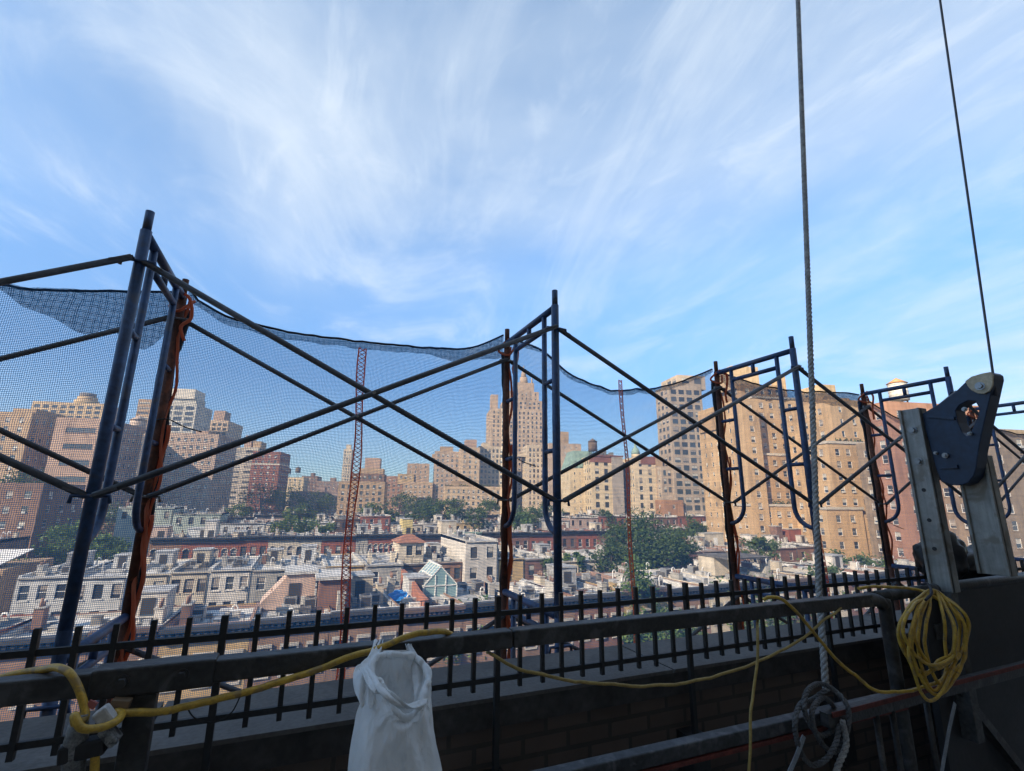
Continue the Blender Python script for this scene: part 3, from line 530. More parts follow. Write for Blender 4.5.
# ------------------------------------------------------------------ the row houses
TW = mat('terracotta coping', (.29,.19,.15), .8); STC = mat('stone coping', (.45,.43,.39), .8, var=.3); DCORN = mat('dark cornice paint', (.055,.055,.055), .6, var=.3, scale=1.5); GCORN = mat('green cornice paint', (.23,.33,.27), .65)
def vent(b, x, y, z, h):
    pts = [(x, y, z-.05), (x, y, z+h)]+[(x+.22*(1-math.cos(t)), y, z+h+.22*math.sin(t)) for t in (PI/3, 2*PI/3, PI)]+[(x+.44, y, z+h-.2)]
    b.tube(pts, .07, 8)
def roof_stuff(root, X0, X1, Y0, Y1, z, rnd, amount=1.0, wall=None):
    W = X1-X0; D = Y1-Y0
    def free(): return X0+.9+rnd.random()*(W-1.8), Y0+2+rnd.random()*(D-4)
    if rnd.random() < (.34 if Y0 < 60 else .5)*amount:              # stair bulkhead
        x, y = X0+.5+rnd.random()*max(.3, W-3.6), Y0+D*rnd.uniform(.35, .6); b = MB(); hh = rnd.uniform(2.0, 2.5)
        b.box((x, y, z-.05), (x+2.2, y+3.2, z+hh)); bk = b.build('bulkhead', rnd.choice((BW[0], BW[1], BW[4], BW[10], BW[0], SILV)), root)
        b = MB(); b.box((x-.12, y-.12, z+hh), (x+2.32, y+3.32, z+hh+.12)); b.build('bulkhead_roof', SILV, bk)
        b = MB(); b.box((x+.55, y-.07, z+.02), (x+1.45, y-.004, z+1.95)); b.build('door', FR['dark'], bk)
    for _ in range(int(1+2.2*amount*rnd.random())):
        b = MB(); x = rnd.choice((X0+.25, X1-.85)); y = Y0+D*rnd.uniform(.1, .9); hh = rnd.uniform(.9, 1.9); l = rnd.uniform(.8, 1.8)
        b.mi = 0; b.box((x, y, z-.05), (x+.6, y+l, z+hh)); b.mi = 1; b.box((x-.06, y-.06, z+hh), (x+.66, y+l+.06, z+hh+.1)); b.mi = 2
        for q in range(int(l/.45)): b.cyl((x+.3, y+.25+q*.45, z+hh+.1), (x+.3, y+.25+q*.45, z+hh+.1+rnd.uniform(.3, .6)), .12, 8, .1)
        b.build('chimney', [rnd.choice((RBRICK, BW[1], BW[0], STC, BW[4])), STC, CLAY], root)
    for _ in range(int(3*amount*rnd.random()+1)):
        x, y = free(); b = MB(); vent(b, x, y, z, rnd.uniform(.5, 1.5)); b.build('vent_pipe', WPIPE, root)
    if rnd.random() < .6*amount:
        x, y = free(); b = MB(); b.mi = 0; b.box((x-.5, y-.7, z-.03), (x+.5, y+.7, z+.35)); b.mi = 1
        b.quad((x-.5,y-.7,z+.355),(x+.5,y-.7,z+.355),(x+.5,y,z+.75),(x-.5,y,z+.75)); b.quad((x-.5,y+.7,z+.355),(x-.5,y,z+.75),(x+.5,y,z+.75),(x+.5,y+.7,z+.355))
        b.quad((x+.5,y-.7,z+.355),(x+.5,y+.7,z+.355),(x+.5,y,z+.75)); b.quad((x-.5,y-.7,z+.355),(x-.5,y,z+.75),(x-.5,y+.7,z+.355)); b.build('skylight', [METAL, GLS[2]], root)
    for _ in range(int(3*amount*rnd.random())):
        x, y = free(); b = MB(); s = rnd.uniform(.4, .55); hh = rnd.uniform(.7, 1.1)
        b.mi = 0; b.box((x-s, y-s, z+.15), (x+s, y+s, z+.15+hh)); b.mi = 1; b.cyl((x, y, z+.15+hh), (x, y, z+.2+hh), s*.8, 14); b.box((x-s*.8, y-s*1.02, z+.3), (x+s*.8, y-s*.99, z+hh)); b.mi = 0
        for sx in (-1, 1): b.box((x+sx*s*.8-.05, y-s, z-.02), (x+sx*s*.8+.05, y+s, z+.15))
        b.build('condenser_unit', [METAL, FR['dark']], root)
    for _ in range(int(9*amount)):            # small boxes and curbs left on the roof
        x, y = free(); b = MB(); a_, c_, h_ = rnd.uniform(.15,.6), rnd.uniform(.15,.7), rnd.uniform(.12,.7); b.box((x-a_, y-c_, z-.02), (x+a_, y+c_, z+h_)); b.box((x-a_-.04, y-c_-.04, z+h_), (x+a_+.04, y+c_+.04, z+h_+.05)); b.build('roof_curb', rnd.choice((METAL, STC, WHT, TAR, SILV, wall or STC)), root)
    if rnd.random() < .4*amount:              # roof railing
        b = MB(); y = Y0+.5
        for k in range(int(W/1.2)+1): b.bar((X0+.2+k*1.2*(W-.4)/(int(W/1.2)*1.2 or 1), y, z-.05), (X0+.2+k*1.2*(W-.4)/(int(W/1.2)*1.2 or 1), y, z+1.0), .05)
        for q in (.5, 1.0): b.bar((X0+.2, y, z+q), (X1-.2, y, z+q), .05)
        b.build('roof_rail', FR['dark'], root)
    if rnd.random() < .35*amount:             # duct
        x, y = free(); b = MB(); l = rnd.uniform(1.5, 3); b.box((x-.25, y-l/2, z+.25), (x+.25, y+l/2, z+.7)); b.box((x-.2, y-l/2+.1, z-.03), (x+.2, y-l/2+.4, z+.25)); b.box((x-.2, y+l/2-.4, z-.03), (x+.2, y+l/2-.1, z+.25)); b.build('duct', METAL, root)
BW = [wallm('cream stucco', (.58,.51,.40), scale=.5), wallm('white painted brick', (.62,.58,.52), scale=.5), wallm('brown common brick', (.27,.16,.105), scale=.5), wallm('ochre stucco', (.52,.38,.20), scale=.5), wallm('grey stucco', (.40,.38,.34), scale=.5),
      wallm('brownstone', (.25,.165,.115), scale=.5), wallm('salmon brownstone', (.29,.19,.14), scale=.5), wallm('ochre brownstone', (.44,.32,.17), scale=.5), wallm('brick red', (.31,.115,.075), scale=.5), wallm('dark red brick', (.22,.125,.095), scale=.5), wallm('cool white stucco', (.55,.55,.53), scale=.5), wallm('pale green stucco', (.40,.45,.39), scale=.5), wallm('pinkish stucco', (.52,.39,.32), scale=.5), wallm('dark umber brick', (.13,.085,.06), scale=.5)]
def house(X0, X1, Y0, D, zr, wall, label, group, front=True, nwin=3, sp=None, roof=SILV, corn=DCORN, amount=1.0, seed=0, arch=False, parapet=.35, name='row_house', xs=None, trim=None, hood=False, zmin=None, chm=True):
    rnd = random.Random(seed*7+3); X0 += .02; X1 -= .02; W = X1-X0
    root = thing(name, label, 'row house', (X0, Y0, G), group); wins = []
    zm = zr-8.5 if zmin is None else zmin
    s = dict(w=1.05 if nwin > 2 else 1.15, h=1.9, pz=3.5, xs=xs or [(i+.5)/nwin for i in range(nwin)], top=1.5 if front else .9, zmin=zm, trim=trim or (STC if front else wall), frame=rnd.choice(('white','dark','brown')), ac=.18, arch=arch, hood=hood, vars=(0,1,2,3,4,5,0,6))
    if sp: s.update(sp)
    b = MB(); zp = zr+(.7 if front else .12); P = [(X0, Y0), (X1, Y0), (X1, Y0+D), (X0, Y0+D)]
    facade(root, b, P[0], (1, 0), W, G, zp, dict(s, top=s['top']+(.6 if front else 0)), wins, wall)
    b.quad((X1,Y0,G),(X1,Y0+D,G),(X1,Y0+D,zr+parapet),(X1,Y0,zp)); b.quad((X0,Y0+D,G),(X0,Y0,G),(X0,Y0,zp),(X0,Y0+D,zr+parapet))
    facade(root, b, P[2], (-1, 0), W, G, zr+parapet, dict(s, w=1.1, h=1.8, xs=[.25, .75], arch=False, hood=False, top=.7, trim=wall), wins, wall)
    b.build('wall', wall, root)
    b = MB(); t = .28; b.quad((X0+t,Y0+.25,zr),(X1-t,Y0+.25,zr),(X1-t,Y0+D-.2,zr),(X0+t,Y0+D-.2,zr))
    b.box((X0,Y0+.02,zp-.12),(X1,Y0+.3,zp)) if False else None
    b.build('roof', roof, root)
    b = MB()                                   # party wall copings and rear upstand
    for xa in (X0, X1-t): b.box((xa, Y0+.32, zr-.2), (xa+t, Y0+D, zr+parapet+rnd.uniform(0,.12)+.01))
    b.box((X0+t, Y0+D-.25, zr-.2), (X1-t, Y0+D+.03, zr+.22)); b.box((X0-.001, Y0+.003, zp-.3), (X1+.001, Y0+.3, zp+.05))
    b.build('coping', rnd.choice((STC, STC, TW, WHT, WHT)), root)
    if front:
        b = MB(); b.box((X0,Y0-.75,zr+.45),(X1,Y0+.0,zr+.75)); b.box((X0,Y0-.35,zr-.25),(X1,Y0-.004,zr+.2)); n = int(W/.42)
        for k in range(n): b.box((X0+(k+.25)*W/n, Y0-.62, zr+.2), (X0+(k+.7)*W/n, Y0-.005, zr+.449))
        b.build('cornice', corn, root)
    elif corn:
        b = MB(); b.tube([(X0+.1, Y0-.1, zr-.05), (X1-.1, Y0-.1, zr-.12)], .08, 6); b.tube([(X1-.25, Y0-.1, zr-.1), (X1-.25, Y0-.1, G+1)], .06, 6); b.build('gutter', FR['dark'], root)
    place_windows(root, wins); roof_stuff(root, X0+.4, X1-.4, Y0+.8, Y0+D-.6, zr, rnd, amount, wall)
    return root
Y1_, Y2_, Y3_, Y4_, Y5_ = 45.0, 82.0, 118.0, 155.0, 192.0
# first row: fronts toward the terrace
R1 = [(-36,-30,9,'dark red brick'),(-30,-24,5,'brownstone'),(-24,-18.2,8,'brick red'),(-18.2,-12.4,6,'salmon'),(-12.4,-8.3,6,'salmon'),(-8.3,-2.5,7,'ochre'),(-2.5,3.2,5,'brownstone'),(3.2,8.9,5,'brownstone'),(8.9,14.5,5,'brownstone'),(14.5,20.2,6,'salmon'),(20.2,26,5,'brownstone'),(26,31.8,9,'dark red brick'),
      (31.8,37.5,7,'ochre'),(37.5,43.2,6,'salmon'),(43.2,49,0,'cream'),(49,55,1,'white'),(55,61,5,'brownstone'),(61,67,0,'cream'),(67,73.5,9,'dark red brick'),(73.5,80,5,'brownstone'),(80,87,2,'brown brick'),(87,95,5,'brownstone')]
cnt = {}; ORDN = ['first','second','third','fourth','fifth','sixth','seventh','eighth','ninth','tenth']
for i, (a, b_, wi, cn) in enumerate(R1):
    cnt[cn] = cnt.get(cn, 0)+1
    house(a, b_, Y1_, (9.5 if a < -2 else 13 if a < 30 else 15), -9.85+.12*((i*7) % 5-2)*.5, BW[wi], f'{ORDN[cnt[cn]-1]} {cn} row house from the left in the nearest row below the fence', 'nearest row of houses', True, 3, dict(h=2.0), roof=(WHT, SILV, TAR, WHT, SILV)[i % 5], amount=.8 if a > 28 or a < -3 else 1.0, seed=i+1, arch=(i in (3, 4)), hood=(i not in (3, 4)), corn=DCORN if i % 4 else mat('brown cornice paint', (.13,.09,.07), .6), zmin=-20)
# second row: back walls toward the terrace
R2 = [(-58,-52,2,2,'brown'),(-52,-46,5,2,'brownstone'),(-46,-40.5,2,2,'brown'),(-31,-25.6,10,3,'cool white'),(-25.6,-19.8,10,3,'cool white'),(-19.8,-15.1,0,2,'cream'),(-15.1,-10.5,0,3,'cream'),(-10.5,-5.3,1,3,'white'),(-5.3,-.1,4,2,'grey'),(-.1,4.6,1,2,'white'),(4.6,10.2,3,2,'ochre'),(10.2,15.9,4,2,'grey'),(15.9,21,13,2,'dark umber'),(21,26,2,3,'brown'),
      (26,31.8,1,2,'white'),(31.8,37.4,3,1,'ochre'),(37.4,42.8,9,2,'red brown'),(42.8,48.5,0,3,'cream'),(48.5,54.2,1,3,'white'),(54.2,60,10,3,'cool white'),(60,66,1,2,'white'),(66,72,2,2,'brown'),(72,78,9,2,'red brown'),(78,84,12,2,'pinkish'),(84,91,2,3,'brown'),(91,98,0,2,'cream'),(98,106,9,2,'red brown'),(106,114,2,2,'brown'),(114,123,5,2,'brownstone')]
cnt = {}
for i, (a, b_, wi, n, cn) in enumerate(R2):
    cnt[cn] = cnt.get(cn, 0)+1; z = -10.3+.25*((i*5) % 4)/3
    if i == 14: z = -6.9
    if i in (17, 18, 19, 20): z = -10.9
    house(a, b_, Y2_-(1.5 if i in (11, 14) else 0), 16, z, BW[wi], (f'tall white rear wall rising above its second row neighbours, behind the greenhouse' if i == 14 else f'{ORDN[cnt[cn]-1]} {cn} back wall from the left in the second row'), 'second row of houses', False, n, dict(h=1.75, pz=3.2), roof=(SILV, WHT, SILV, WHT, SILV, WHT, TAR)[i % 7], amount=1.1, seed=i+40, zmin=z-9)
# third row: red and cream fronts across the second street
R3 = [(-62,-56,9,'dark red',0),(-56,-50,5,'brownstone',0),(-26,-20.6,2,'brown',1),(-20.6,-15.5,8,'red',1),(-15.5,-10.6,8,'red',1),(-10.6,-5.2,8,'red',0),(-5.2,0,0,'cream',1),(0,5.2,0,'cream',1),(5.2,12.4,8,'red',0),(12.4,15,4,'grey',0),(15,21,8,'red',1),(21,28,13,'dark',0),(28,35,9,'dark red',0),(35,42,1,'white',0),(42,48.6,9,'dark red',0),(48.6,55.2,9,'dark red',0),(55.2,62,8,'red',0),
      (62,69,9,'dark red',0),(69,76,8,'red',0),(76,84,9,'dark red',0),(84,92,5,'brownstone',0),(92,100,2,'brown',0),(100,109,9,'dark red',0),(109,118,12,'pinkish',0),(118,128,2,'brown',0),(128,138,8,'red',0),(138,148,5,'brownstone',0),(148,158,1,'white',0),(158,168,9,'dark red',0)]
cnt = {}
for i, (a, b_, wi, cn, ar) in enumerate(R3):
    cnt[cn] = cnt.get(cn, 0)+1; z = -8.75+.3*((i*3) % 4)/3
    house(a, b_, Y3_, 16, z, BW[wi], f'{ORDN[cnt[cn]-1]} {cn} front from the left in the third row, across the second street', 'third row of houses', True, 5 if i == 10 else 3, dict(h=2.0, w=.9 if i == 10 else 1.1), roof=(SILV, WHT, TAR)[i % 3], amount=1.1, seed=i+90, arch=bool(ar), corn=GCORN if i == 13 else DCORN, zmin=z-6, hood=False)
# fourth row: backs among the trees
R4 = [(-42,-30,11,-3.0,'pale green'),(-30,-19,11,-4.5,'pale green'),(-19,-8,10,-7,'cool white'),(-8,2,0,-7.4,'cream'),(2,10,1,-7,'white'),(10,17,13,-6.0,'dark'),(17,26,8,-5.2,'red'),(26,36,0,-7.8,'cream'),(36,46,1,-7.6,'white'),(46,56,3,-7.4,'yellow'),(56,66,1,-7.6,'white'),(66,76,0,-7.2,'cream'),(76,88,1,-6.8,'white'),(88,100,12,-6.0,'pinkish'),(100,112,8,-5.5,'red'),(112,124,12,-6,'pinkish'),(124,136,9,-6,'dark red'),(136,150,8,-5.6,'red'),(150,166,9,-5.8,'dark red'),(166,184,2,-5,'brown')]
cnt = {}
for i, (a, b_, wi, z, cn) in enumerate(R4):
    cnt[cn] = cnt.get(cn, 0)+1
    house(a, b_, Y4_, 15, z, BW[wi], f'{ORDN[cnt[cn]-1]} {cn} building from the left in the fourth row among tree tops', 'fourth row of houses', False, 4, dict(h=1.8, pz=3.1), roof=(WHT, SILV, GRV)[i % 3], amount=1.3, seed=i+140, zmin=z-5)
for i in range(26):
    a = -70+i*11.2
    house(a, a+11.2, Y5_, 15, -6.8+random.Random(i).uniform(-.8, 1.2), BW[(8,5,9,0,2,12,9,1)[i % 8]], 'distant low row house half hidden by tree tops before the apartment blocks', 'farthest row of houses', True, 4, dict(h=1.9), roof=(SILV, WHT, TAR)[i % 3], amount=.8, seed=i+200, zmin=-10)
# ---- single low structures picked out in the picture
r = thing('low_garage', 'long low tan shed with a white ribbed metal roof at the far left', 'shed', (-52, 92, G)); b = MB(); A = at(-60, 556, 94); B = at(48, 541, 94)
zt = A.z+1.2
b.box((-66, 96, G), (-38, 112, zt)); b.build('wall', TAN, r); b = MB()
b.quad((-67, 94.5, zt-.4), (-40, 94.5, zt-.4), (-38, 104, zt+2.2), (-67, 104, zt+2.2)); b.quad((-67, 94.5, zt-.55), (-67, 104, zt+2.05), (-38, 104, zt+2.05), (-40, 94.5, zt-.55)); b.quad((-67,94.5,zt-.55),(-40,94.5,zt-.55),(-40,94.5,zt-.4),(-67,94.5,zt-.4))
for k in range(9): b.bar((-66.5+k*3, 94.5, zt-.35), (-66.5+k*3, 104, zt+2.25), .12, .12)
b.build('roof', mat('white ribbed metal', (.66,.64,.60), .5, var=.12, scale=.6), r)
zr1 = -9.7
# pinkish stair house
p0 = onZ(283, 609, zr1); p1 = onZ(313, 607, zr1); X0, X1, Yf = p0.x, p1.x, p0.y
r = thing('stair_house', 'pinkish stucco stair house with a dark door and sloping side on a near roof', 'roof hut', (X0, Yf, zr1)); b = MB(); b.box((X0, Yf, zr1-.1), (X1, Yf+4.5, zr1+2.9))
b.prism([(X0-2.0, Yf+.25, zr1-.05), (X0-.003, Yf+.25, zr1-.05), (X0-.003, Yf+.25, zr1+2.6), (X0-2.0, Yf+.25, zr1+.4)], (0, 4, 0)); b.build('wall', BW[12], r)
b = MB(); b.box((X0-.2, Yf-.25, zr1+2.9), (X1+.2, Yf+4.7, zr1+3.12)); b.build('roof', WHT, r); b = MB(); b.box((X0+.3, Yf-.08, zr1), (X0+1.25, Yf-.005, zr1+2.15)); b.build('door', FR['dark'], r)
b = MB(); b.box((X1-1.1, Yf-.3, zr1+.3), (X1-.3, Yf-.01, zr1+1.0)); b.build('air_conditioner', ACM, r)
# brick penthouse with wide window
p0 = onZ(317, 613, zr1); p1 = onZ(345, 611, zr1); X0, X1, Yf = p0.x, p1.x, p0.y
r = thing('roof_penthouse', 'red brown penthouse with one wide window, right of the pinkish stair house', 'penthouse', (X0, Yf, zr1)); wins = []; b = MB()
facade(r, b, (X0, Yf), (1, 0), X1-X0, zr1-.1, zr1+2.7, dict(w=2.2, h=1.1, xs=[.52], top=.5, zmin=zr1+.3, pz=9, frame='brown', ac=0, div=3, vars=(0,)), wins, BW[9])
b.quad((X1,Yf,zr1-.1),(X1,Yf+5,zr1-.1),(X1,Yf+5,zr1+2.7),(X1,Yf,zr1+2.7)); b.quad((X0,Yf+5,zr1-.1),(X0,Yf,zr1-.1),(X0,Yf,zr1+2.7),(X0,Yf+5,zr1+2.7)); b.quad((X1,Yf+5,zr1-.1),(X0,Yf+5,zr1-.1),(X0,Yf+5,zr1+2.7),(X1,Yf+5,zr1+2.7)); b.build('wall', BW[9], r); place_windows(r, wins)
b = MB(); b.box((X0-.35, Yf-.4, zr1+2.7), (X1+.35, Yf+5.2, zr1+2.95)); b.build('roof', WHT, r)
# blue tarp
p = onZ(401, 601, zr1); random.seed(3)
b = MB(); n = 14; b.smooth = True; WX, WY = 2.5, 2.6
gr = [[Vector((p.x+(i/n-.5)*WX, p.y+(j/n)*WY, zr1+.02+.8*max(0, math.sin(PI*i/n))**.6*max(0, math.sin(PI*j/n))**.5*(.8+.5*noise.noise((i*.4, j*.4, 2))))) for i in range(n+1)] for j in range(n+1)]
for j in range(n):
    for i in range(n): b.quad(gr[j][i], gr[j][i+1], gr[j+1][i+1], gr[j+1][i])
tag(b.build('tarpaulin', mat('blue tarp', (.03,.22,.62), .4, var=.15, scale=3), loc=(p.x, p.y, zr1)), 'bright blue tarp heaped over goods on a pale near roof', 'tarp')
# sloped red party wall
b = MB(); q0 = onZ(398, 590, zr1); X = q0.x+.4; b.prism([(X, 46.3, zr1-.1), (X, 58, zr1-.1), (X, 58, zr1+2.0), (X, 54, zr1+1.9), (X, 50, zr1+1.2), (X, 46.3, zr1+.9)], (.35, 0, 0))
o = b.build('party_wall', wallm('raw red brick', (.38,.165,.105), scale=.7), loc=(X, 46.3, zr1)); tag(o, 'sloping raw red brick party wall between the blue tarp and the greenhouse', 'wall')
# glass greenhouse
p0 = onZ(423, 598, zr1); X0 = p0.x; Yf = p0.y; r = thing('greenhouse', 'glass roofed greenhouse with white bars on a near roof', 'greenhouse', (X0, Yf, zr1)); X1 = X0+3.5; D = 5; xm = (X0+X1)/2
b = MB(); b.quad((X0,Yf,zr1+1.1),(xm,Yf,zr1+2.9),(xm,Yf+D,zr1+2.9),(X0,Yf+D,zr1+1.1)); b.quad((xm,Yf,zr1+2.9),(X1,Yf,zr1+1.1),(X1,Yf+D,zr1+1.1),(xm,Yf+D,zr1+2.9)); b.quad((X0,Yf,zr1-.05),(X1,Yf,zr1-.05),(X1,Yf,zr1+1.1),(xm,Yf,zr1+2.9),(X0,Yf,zr1+1.1)); b.quad((X0,Yf+D,zr1-.05),(X0,Yf,zr1-.05),(X0,Yf,zr1+1.1),(X0,Yf+D,zr1+1.1))
b.quad((X1,Yf,zr1-.05),(X1,Yf+D,zr1-.05),(X1,Yf+D,zr1+1.1),(X1,Yf,zr1+1.1)); b.build('glazing', glassmat('greenhouse glass', (.22,.34,.36), .12), r)
b = MB()
for k in range(6):
    y = Yf+D*k/5; b.bar((X0-.02,y,zr1+1.13),(xm,y,zr1+2.95),.1); b.bar((X1+.02,y,zr1+1.13),(xm,y,zr1+2.95),.1); b.bar((X0-.03,y,zr1-.05),(X0-.03,y,zr1+1.1),.1)
b.bar((xm,Yf-.05,zr1+2.97),(xm,Yf+D,zr1+2.97),.14); b.bar((X0-.03,Yf-.05,zr1+1.1),(X0-.03,Yf+D,zr1+1.1),.14); b.bar((X0+(xm-X0)*.5,Yf-.05,zr1+2.03),(X0+(xm-X0)*.5,Yf+D,zr1+2.03),.08)
for x, zt in ((X0,1.1),(X0+1.2,2.1),(X1-1.2,2.1),(X1,1.1)): b.bar((x,Yf-.04,zr1-.05),(x,Yf-.04,zr1+zt),.1)
b.bar((X0,Yf-.04,zr1+1.1),(X1,Yf-.04,zr1+1.1),.1); b.build('frame', FR['white'], r)
# cream house with red hip roof on the second row
p0 = onY(399, 561, 84); p1 = onY(424, 559, 84); X0, X1, Yf = p0.x, p1.x, 84.5; zb = -10.1; zt = onY(410, 543, 84).z
r = thing('roof_house', 'cream roof hut with a red tiled hip roof above the dark umber wall', 'roof hut', (X0, Yf, zb)); wins = []; b = MB()
facade(r, b, (X0, Yf), (1, 0), X1-X0, zb-.1, zt, dict(w=1.0, h=1.5, xs=[.42, .8], top=.5, zmin=zb+.3, pz=9, frame='dark', ac=0), wins, BW[0])
for f4 in (((X1,Yf),(X1,Yf+6)),((X1,Yf+6),(X0,Yf+6)),((X0,Yf+6),(X0,Yf))): b.quad((*f4[0],zb-.1),(*f4[1],zb-.1),(*f4[1],zt),(*f4[0],zt))
b.build('wall', BW[0], r); place_windows(r, wins); b = MB(); e = .4; a_ = [(X0-e,Yf-e,zt),(X1+e,Yf-e,zt),(X1+e,Yf+6+e,zt),(X0-e,Yf+6+e,zt)]; rg = [((X0+X1)/2-.6,Yf+3,zt+1.2),((X0+X1)/2+.6,Yf+3,zt+1.2)]
b.quad(a_[0],a_[1],rg[1],rg[0]); b.quad(a_[1],a_[2],rg[1]); b.quad(a_[2],a_[3],rg[0],rg[1]); b.quad(a_[3],a_[0],rg[0]); b.quad(*reversed(a_)); b.build('roof', mat('red roof tile', (.33,.15,.09), .8, var=.3, scale=1.5), r)
# pale roof boxes further back
for (px0, px1, yb, yt, y, m_, lab) in ((441, 456, 534, 521, 122, BW[0], 'cream roof box above the green trimmed white front'), (402, 412, 534, 519, 124, mat('yellow stucco', (.62,.50,.22), .8), 'yellow stair hut among the trees'), (203, 214, 541, 521, 121, BW[1], 'white stair hut on the red roofs at left'), (232, 245, 541, 532, 121, BW[0], 'small cream hut on the red roofs at left'), (150, 166, 540, 527, 122, BW[12], 'pinkish roof hut left of the red fronts'), (186, 212, 541, 529, 122, BW[10], 'cool white roof room beside the white stair hut')):
    a = onY(px0, yb, y); c = onY(px1, yb, y); zt = onY(px0, yt, y).z; zb = -8.75
    r = thing('roof_hut', lab, 'roof hut', (a.x, y, zb)); b = MB(); b.box((a.x, y, zb-.1), (c.x, y+4, zt)); b.build('wall', m_, r); b = MB(); b.box((a.x-.15, y-.15, zt), (c.x+.15, y+4.15, zt+.16)); b.build('roof', SILV, r)
    xm = a.x+(c.x-a.x)*.6; b = MB(); b.box((xm-.5, y-.07, zb), (xm+.5, y-.004, min(zb+2, zt-.2))); b.build('door', FR['dark'], r)
# grey canopy, brick chimney house on the right
p0 = onZ(738, 578, -9.6); r = thing('roof_canopy', 'flat grey canopy on posts over a near roof at right', 'canopy', (p0.x, p0.y, -9.6)); b = MB(); x, y = p0.x, p0.y; b.box((x-1, y, -7.35), (x+6.5, y+6, -7.15)); b.build('roof', TAR, r)
for dx, dy in ((-.7,.3),(6.2,.3),(-.7,5.7),(6.2,5.7)): b = MB(); b.bar((x+dx,y+dy,-9.75),(x+dx,y+dy,-7.35),.16); b.build('post', METAL, r)
b = MB(); b.box((x-.9, y+3, -9.7), (x+3.5, y+5.9, -7.36)); b.build('back_wall', BW[0], r)
for (px, yb, wd, ht, lab, m_) in ((783, 562, 2.0, 4.4, 'square red brick chimney stack standing before the golden fronts', RBRICK), (800, 563, 5.5, 3.6, 'red brick roof house beside the square chimney stack', BW[8]), (846, 556, 5.0, 3.2, 'red brick roof house with a pale door right of the rope', BW[8]), (716, 560, 6.0, 3.0, 'cream roof house half hidden by the third scaffold frame', BW[0]), (668, 556, 5, 3, 'pinkish roof house at the right side of the large tree', BW[12])):
    p = onY(px, yb, 92); zb = -10.3
    r = thing('chimney_stack' if wd < 3 else 'roof_house', lab, 'chimney' if wd < 3 else 'roof hut', (p.x, p.y, zb)); b = MB(); b.box((p.x-wd/2, p.y, zb-.1), (p.x+wd/2, p.y+(wd if wd < 3 else 4), zb+ht)); b.build('wall', m_, r)
    b = MB(); b.box((p.x-wd/2-.15, p.y-.15, zb+ht), (p.x+wd/2+.15, p.y+(wd if wd < 3 else 4)+.15, zb+ht+.18)); b.build('cap', STC, r)
    if wd > 3: b = MB(); b.box((p.x-.2, p.y-.08, zb), (p.x+.9, p.y-.005, zb+2.1)); b.build('door', FR['white'], r)
# white curved flues by the large tree
for k in range(7):
    p = onZ(613+k*6.2+(3 if k % 2 else 0), 583-(k % 3)*1.5, -9.9); b = MB(); vent(b, p.x, p.y, -9.9, 1.3+.3*(k % 3)); tag(b.build('flue', WPIPE, loc=(p.x, p.y, -9.9)), 'white curved flue standing on the roof in front of the large tree', 'flue', 'white flues by the large tree')
for k in range(5):
    p = onZ(690+k*6, 574, -10.0); b = MB(); vent(b, p.x, p.y, -10.0, 1.1+.4*(k % 2)); tag(b.build('flue', WPIPE, loc=(p.x, p.y, -10.0)), 'white curved flue on the roof left of the third scaffold frame', 'flue', 'white flues before the golden wing')
# ------------------------------------------------------------------ ground and streets
b = MB(); b.quad((-1100,-150,G-.02),(1100,-150,G-.02),(1100,1300,G-.02),(-1100,1300,G-.02)); structure('ground', b, mat('yard ground', (.12,.105,.085), .95, var=.3, scale=.1))
ASP = mat('asphalt', (.05,.05,.052), .9, var=.3, scale=.3); PAV = mat('pavement', (.30,.29,.27), .9, var=.2, scale=.5)
for y0 in (24.0, 103.0, 176.0):
    b = MB(); b.quad((-400, y0, G+.0),(400, y0, G),(400, y0+10, G),(-400, y0+10, G)); structure('road', b, ASP)
    for ya, yb in ((y0-4.5, y0), (y0+10, y0+14.5)): b = MB(); b.box((-400, ya, G-.01), (400, yb, G+.13)); structure('pavement', b, PAV)
